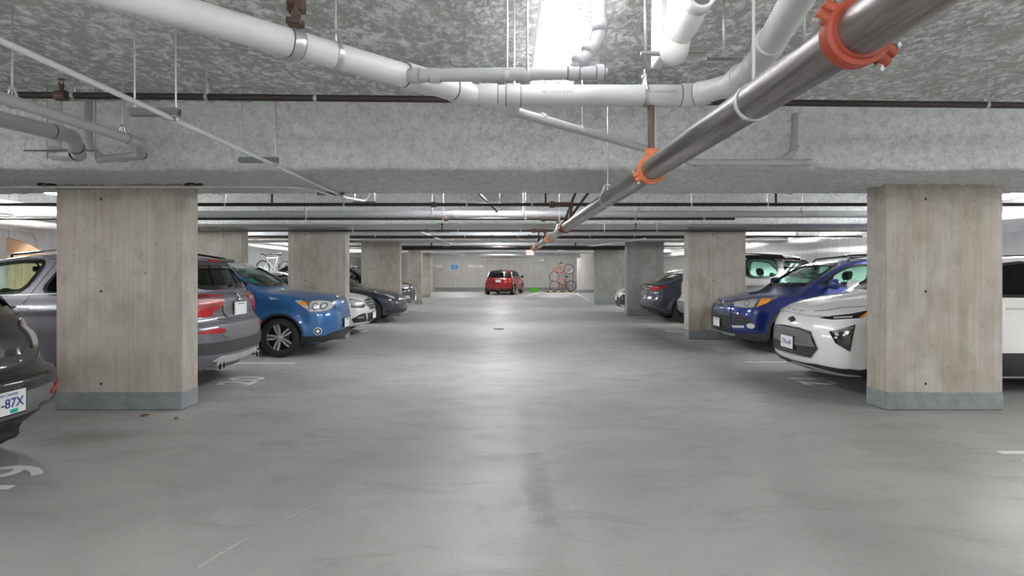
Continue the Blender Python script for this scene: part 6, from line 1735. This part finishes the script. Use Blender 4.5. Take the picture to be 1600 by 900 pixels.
# --- conduit along the left of the aisle on strut pieces
M_EMT.node_tree.nodes['Principled BSDF'].inputs['Metallic'].default_value = .3; M_EMT.node_tree.nodes['Principled BSDF'].inputs['Base Color'].default_value = (.78,.79,.81,1)
co = Pipe('conduit', 'bright metal conduit running down the left of the aisle under the ceiling', [(-1.86, -1, 2.275), (-1.86, 6.75, 2.275), (-1.72, 7.1, 2.275), (-1.66, 7.1, 2.40)], .0135, M_EMT, rad=.06, n=12)
for y_ in (3.22, 4.62): co.hanger((-1.86, y_, 2.275), (0,1,0), top=2.33, rod=.004, clevis=False)
co2 = Pipe('conduit', 'second thin conduit crossing the face of the near left column', [(-5.6, 5.79, 2.262), (-2.15, 5.79, 2.262), (-1.95, 5.9, 2.25), (-1.90, 6.4, 2.245)], .012, M_EMT, rad=.1, n=10)
def strut(x0, x1, y, z, label, rods=True, top=H_C+.01):
    m = MB(); m.prism([(y-.021,z),(y+.021,z),(y+.021,z+.041),(y+.014,z+.041),(y+.014,z+.004),(y-.014,z+.004),(y-.014,z+.041),(y-.021,z+.041)], x0, x1, 'x')
    o = m.build('strut_channel', M_STRUT, smooth=False); tag(o, label, 'bracket', 'short strut channels')
    c = MB(); c.box((x1-.03, y-.028, z-.012), (x1-.004, y+.028, z+.0), .002); c.cyl((x1-.017,y,z-.03),(x1-.017,y,z+.05),.008,8); c.build('conduit_clamp', M_ZINC, o)
    if rods:
        for k in ((x0+.02, x1-.02)):
            r = MB(); r.cyl((k, y, z), (k, y, top), .005, 8); r.build('threaded_rod', M_ZINC, o)
strut(-2.09, -1.82, 3.22, 2.29, 'grey strut channel hung on two rods nearest the camera under the conduit')
strut(-2.13, -1.82, 4.62, 2.29, 'grey strut channel carrying the conduit just before the first beam')
strut(-2.10, -1.80, 6.45, 2.264, 'grey strut channel fixed to the underside of the first beam', False)
strut(-2.0, -1.7, 7.6, 2.29, 'grey strut channel hung just past the first beam')
strut(-1.75, -1.35, 14.4, 2.36, 'grey strut channel hung behind the second beam')
for x, l in ((-4.62, 'black strut block left of the near left column top'), (-3.14, 'black strut block right of the near left column top')):
    m = MB(); m.box((x-.08, 5.78, 2.277), (x+.08, 5.84, 2.315), .004); o = m.build('strut_block', M_PLAS); tag(o, l, 'bracket'); c = MB(); c.sphere((x+.0, 5.775, 2.268), .016, 10, 8); c.build('clamp_bolt', M_ZINC, o)
# conduits further back
c4 = Pipe('conduit', 'thin conduit sloping along the left of the aisle behind the second beam', [(-1.86, 12.7, 2.272), (-1.80, 20, 2.30), (-2.9, 24, 2.32)], .02, M_EMT, n=8)
c5 = Pipe('conduit', 'thin conduit sloping down over the third right column', [(3.9, 16.0, 2.30), (3.0, 22, 2.29), (2.4, 26, 2.29)], .02, M_EMT, n=8)
c6 = Pipe('conduit', 'pale pipe over the left stalls seen past the third left column', [(-4.4, 27.2, 2.33), (-2.2, 31.4, 2.25)], .03, M_EMT, n=8)
# ------------------------------------------------------------------ things at the far end and by the walls
M_WOOD = None
def wood():
    m = principled('fence_wood', (.5,.4,.25), .75); n = NT(m)
    v = n.mapping(pos(n), (12,12,.8)); a = n.noise(v, 1.5, 5, .6)
    n.out(n.mix((.42,.31,.17), (.66,.54,.34), n.ramp(a, [(.3,(0,0,0)),(.7,(1,1,1))])), None, n.bump(a, .2, .004)); return m
M_WOOD = wood(); M_PLY = principled('plywood', (.55,.36,.22), .7)
fr = empty('wooden_partition', (-8.2, 10.6, 0)); tag(fr, 'pale wooden plank partition by the left wall, seen through the silver crossover', 'partition')
for k in range(14):
    m = MB(); x = -.95+k*.135; m.box((x, 0, 0), (x+.128, .03, 1.72+.0), .003)
    m.build('plank', M_WOOD, fr)
m = MB(); m.prism([(-.95,1.72),(-.95,2.02),(-.62,1.93),(-.25,1.72)], -.02, .02, 'y'); q = m.build('gable_board', M_PLY, fr); q['label'] = 'reddish plywood board with a sloping edge'
m = MB(); m.box((-.95,.03,.3), (.94,.07,.4)); m.box((-.95,.03,1.4), (.94,.07,1.5)); m.build('rail', M_WOOD, fr)

def wall_text(txt, x, z, size, y, mat, name, label, cat):
    V, F = text_geo(txt, size, .0008, .004); V = V*np.array((1.12,1,1))
    W = np.stack([V[:,0]+x, y+.0005-V[:,2], V[:,1]+z], 1); o = mesh_obj(name, W, F, mat, None, False); tag(o, label, cat)
M_LETW = principled('white_wall_paint', (.97,.97,.97), .6)
wall_text('VISITOR', -2.03, 1.66, .27, Y1, M_LETW, 'painted_lettering', 'white VISITOR lettering on the far wall, left of the red hatchback', 'wall lettering')
wall_text('VISITOR', -4.86, 1.66, .27, Y1, M_LETW, 'painted_lettering', 'white VISITOR lettering on the far wall, half hidden by the stub wall', 'wall lettering')
M_SIGNB = principled('sign_blue', (.06,.26,.60), .5); M_PALEB = principled('pale_blue_paint', (.42,.58,.72), .7)
m = MB(); m.box((-3.68, Y1-.012, 1.47), (-3.27, Y1, 1.75), .004); o = m.build('wall_sign', M_SIGNB); tag(o, 'small blue sign on the far wall between the two VISITOR words', 'sign')
q = MB(); q.torus((-3.47, Y1-.014, 1.60), .055, .010, 'y', 18, 6); q.cyl((-3.47,Y1-.014,1.60),(-3.47,Y1-.014,1.69),.010,8); q.sphere((-3.47,Y1-.014,1.715),.018,8,6); q.build('sign_symbol', M_PLATE, o)
m = MB(); m.prism([(-3.78,1.5),(-3.70,1.88),(-3.55,2.02),(-3.30,1.95),(-3.18,1.6),(-3.25,1.44),(-3.6,1.40)], Y1-.004, Y1, 'y'); o = m.build('paint_patch', M_PALEB); tag(o, 'pale blue paint patch around the small blue sign', 'paint patch')
ex = empty('exit_sign', (.87, 20.0, 2.02)); tag(ex, 'small lit exit sign hanging at the far end of the steel pipe', 'sign')
m = MB(); m.box((-.13,-.03,-.075), (.13,.03,.085), .01); m.build('sign_box', principled('sign_face', (.85,.72,.68), .4, emit=(1,.75,.68), estr=.6), ex)
V, F = text_geo('EXIT', .13, .0008, .003); W = np.stack([V[:,0], -.032-V[:,2], V[:,1]], 1); mesh_obj('sign_letters', W, F, principled('sign_red', (.7,.06,.04), .4, emit=(1,.1,.05), estr=.5), ex, False)
m = MB(); m.cyl((0,0,.08),(0,0,H_C-2.02),.012,8); m.build('sign_stem', M_GREY, ex)
em = empty('emergency_light', (2.5, Y1-.08, 2.08)); tag(em, 'small white emergency light box high on the far wall above the green tub', 'light')
m = MB(); m.box((-.16,-.05,-.10), (.16,.08,.12), .02); m.build('case', M_FIX, em); m = MB(); m.box((-.12,-.055,-.15), (.12,.04,-.10), .015); m.build('lamp', M_GREY, em)
gl = empty('globe_light', (.13, 24.2, 2.55)); tag(gl, 'round glowing lamp hanging far down the aisle', 'light')
m = MB(); m.sphere((0,0,0), .10, 18, 12, (1,1,1.15)); m.build('glass_globe', principled('globe_glow', (.9,.9,.9), .3, emit=(1,.98,.94), estr=9), gl); m = MB(); m.cyl((0,0,.10),(0,0,.34),.03,12); m.build('lamp_stem', M_FIX, gl)

# green tub
M_GREEN = principled('green_plastic', (.06,.36,.02), .4)
t = empty('storage_tub', (1.86, 36.9, 0)); tag(t, 'bright green plastic tub on the floor right of the red hatchback', 'tub')
V = []; F = []
def ring(w, d, z): return [(-w,-d,z),(w,-d,z),(w,d,z),(-w,d,z)]
for R_ in (ring(.27,.17,0), ring(.31,.20,.24), ring(.33,.22,.24), ring(.33,.22,.27), ring(.30,.19,.27), ring(.26,.16,.02)): V += R_
for i in range(5): F += [(4*i+k, 4*i+(k+1)%4, 4*i+4+(k+1)%4, 4*i+4+k) for k in range(4)]
F += [(3,2,1,0), (20,21,22,23)]
mesh_obj('tub_body', V, F, M_GREEN, t, False)
for s in (-1, 1):
    m = MB(); m.tube(round_path([(s*.32,-.06,.20),(s*.37,-.06,.20),(s*.37,.06,.20),(s*.32,.06,.20)], .03), .012, 8); m.build('tub_handle', M_PLAS, t)

# bicycles
def bicycle(name, label, frame, loc, rot, scale=1.0, R=.32, fork=M_SILV):
    b = empty(name, loc); b.rotation_euler = rot; tag(b, label, 'bicycle'); b.scale = (scale,)*3
    wb = 1.04
    for x in (0, wb):
        m = MB(); m.torus((0,0,0), R-.02, .028, 'y', 44, 10); w = m.build('wheel', M_RUB, b, loc=(x, 0, R))
        r = MB(); r.torus((0,0,0), R-.045, .012, 'y', 44, 8); r.build('wheel_rim', M_SILV, w)
        s = MB(); s.cyl((0,-.035,0),(0,.035,0),.018,10)
        for k in range(18):
            a = 2*PI*k/18; s.tube([(0, .02*(-1)**k, 0), ((R-.05)*math.cos(a), 0, (R-.05)*math.sin(a))], .0016, 4)
        s.build('spokes', M_ZINC, w)
    hd0, hd1 = (.18,0,.62+R-.32), (.14,0,.78+R-.32); bb = (.52,0,.28); st = (.68,0,.74)
    f = MB()
    for a, c, r in ((hd0, bb, .030), ((.155,0,.72), st, .024), (bb, st, .024)): f.tube([a, c], r, 12)
    for s in (-1, 1):
        f.tube([(.52,s*.03,.28), (wb,s*.06,R)], .010, 8); f.tube([(.66,s*.02,.68), (wb,s*.06,R)], .009, 8)
    f.tube([hd0, hd1], .023, 12); f.build('frame', frame, b)
    k = MB()
    for s in (-1, 1): k.tube([(.185,s*.055,.60),(.09,s*.06,.46),(0,s*.055,R)], [.018,.017,.011], 10)
    k.cyl((.185,-.07,.60),(.185,.07,.60),.02,10); k.build('fork', fork, b)
    h = MB(); h.tube([(.14,0,.78),(.12,0,.84)], .014, 10); h.tube(round_path([(.16,-.30,.88),(.12,-.12,.86),(.11,0,.84),(.12,.12,.86),(.16,.30,.88)], .06), .012, 8)
    for s in (-1, 1): h.tube([(.16,s*.20,.875),(.165,s*.31,.885)], .018, 8)
    h.build('handlebar', M_PLAS, b)
    s = MB(); s.tube([st, (.715,0,.86)], .013, 8); s.build('seat_post', M_ZINC, b)
    sd = MB(); sd.tube([(.56,0,.885),(.68,0,.885),(.80,0,.895),(.86,0,.90)], [.018,.03,.065,.05], 12); o = sd.build('saddle', M_PLAS, b)
    c = MB(); c.torus((.52,-.05,.28), .09, .006, 'y', 24, 6)
    for sg, a in ((-1, .6), (1, .6+PI)):
        p1 = (.52+.17*math.cos(a), sg*.09, .28+.17*math.sin(a)); c.tube([(.52, sg*.06, .28), p1], .010, 6); c.box((p1[0]-.045, sg*.09-.04 if sg < 0 else .09, p1[2]-.012), (p1[0]+.045, .09 if sg > 0 and False else (sg*.09 if sg < 0 else .17), p1[2]+.012), .004)
    c.torus((wb,-.04,R), .04, .006, 'y', 16, 6); c.tube([(.52,-.05,.37),(wb,-.04,R+.04)], .004, 4); c.tube([(.52,-.05,.19),(wb,-.04,R-.04)], .004, 4)
    c.build('crankset', M_PLAS, b)
    return b
M_BRED = principled('bike_red', (.36,.015,.012), .35, coat=.3); M_BWHT = principled('bike_silver', (.62,.63,.64), .3, .5)
bicycle('bicycle', 'red bicycle standing on the lower tier of the rack against the far wall', M_BRED, (3.12, 36.25, .10), (0,0,0), 1.0)
bicycle('bicycle', 'red bicycle tilted on the upper tier above the other red bicycle', M_BRED, (3.26, 36.42, .72), (0,-math.radians(27),0), 1.0)
rk = empty('bicycle_rack', (3.7, 36.3, 0)); tag(rk, 'two tier metal bicycle rack by the far wall', 'rack')
m = MB(); m.tube([(.16,.28,0),(.16,.28,1.15)], .04, 10); m.tube([(.62,.28,0),(.62,.28,1.45)], .04, 10); m.build('rack_post', M_STRUT, rk)
m = MB(); m.tube([(-.9,.12,.66),(.95,.12,1.60)], .022, 8); m.tube([(.16,.28,1.12),(.16,.12,1.20)], .02, 8); m.tube([(.62,.28,1.42),(.62,.12,1.44)], .02, 8); m.build('upper_tray', M_STRUT, rk)
m = MB(); m.box((-.95,-.12,.085), (.78,.0,.10), .004); m.build('lower_tray', M_STRUT, rk)
kb = MB(); kb.box((2.62, 35.98, 0), (4.49, 36.36, .085), .02); o = kb.build('rubber_kerb', M_PLAS); tag(o, 'black rubber kerb with yellow marks under the bicycles', 'kerb')
M_YEL = principled('yellow_mark', (.75,.62,.25), .5)
for x in (2.86, 3.34, 3.84, 4.30):
    q = MB(); q.box((x-.09, 35.974, .045), (x+.09, 36.06, .088), .004); q.build('yellow_mark', M_YEL, o)
q = MB(); q.box((2.66, 35.976, .008), (4.47, 35.981, .022)); q.build('yellow_edge', M_YEL, o)
bicycle('bicycle', 'silver bicycle with black saddle up on the left wall above the white sedan roof', M_BWHT, (-8.55, 20.35, 1.18), (0,0,math.radians(62)), .92)
sh = MB(); sh.box((-9.3, 19.9, 1.12), (-7.9, 21.9, 1.17), .01); o = sh.build('wall_shelf', M_STRUT); tag(o, 'dark shelf on the left wall that carries the silver bicycle', 'shelf')
q = MB()
for y in (20.0, 21.7): q.tube([(-9.3,y,.75),(-8.3,y,1.12)], .02, 8)
q.build('shelf_bracket', M_STRUT, o)
# beam band on the left wall
m = MB(); m.box((XL, 15.5, 2.36), (XL+.35, 30, 2.44)); struct(m.build('trim_9', M_WALLY, smooth=False))
# ------------------------------------------------------------------ cars
car_mazda(); car_bmw(); car_soul(); car_mercedes()
car_tesla('sedan_car', 'blue grey smooth-nosed sedan, nose out before the third left column', (-2.78-4.69/2, 16.25, 0), 0)
car_black_suv(); car_mini(); car_bolt(); car_escape(); car_bronco()
car_tesla('fastback_car', 'dark blue grey fastback with red tail lamps, tail out before the third right column', (3.86+4.69/2, 16.35, 0), 0)
car_white_hatch()
# ------------------------------------------------------------------ camera and view
cd = bpy.data.cameras.new('camera'); cam = bpy.data.objects.new('camera', cd); COL.objects.link(cam)
cam.location = (0, 0, 1.43); cam.rotation_euler = (PI/2, 0, 0)
cd.sensor_width = 36; cd.lens = 900/1600*36; cd.shift_x = 11/1600; cd.shift_y = -28.5/1600; cd.clip_start = .05
SC.camera = cam
w = bpy.data.worlds.new('world'); SC.world = w; w.use_nodes = True
w.node_tree.nodes['Background'].inputs[0].default_value = (.6,.62,.65,1); w.node_tree.nodes['Background'].inputs[1].default_value = .05
vs = SC.view_settings; vs.view_transform = 'Standard'; vs.look = 'None'; vs.exposure = EXPOSURE; vs.gamma = 1; vs.use_curve_mapping = False
SC.cycles.diffuse_bounces = 5; SC.cycles.max_bounces = 10; SC.cycles.transparent_max_bounces = 16
SC.cycles.sample_clamp_indirect = 8
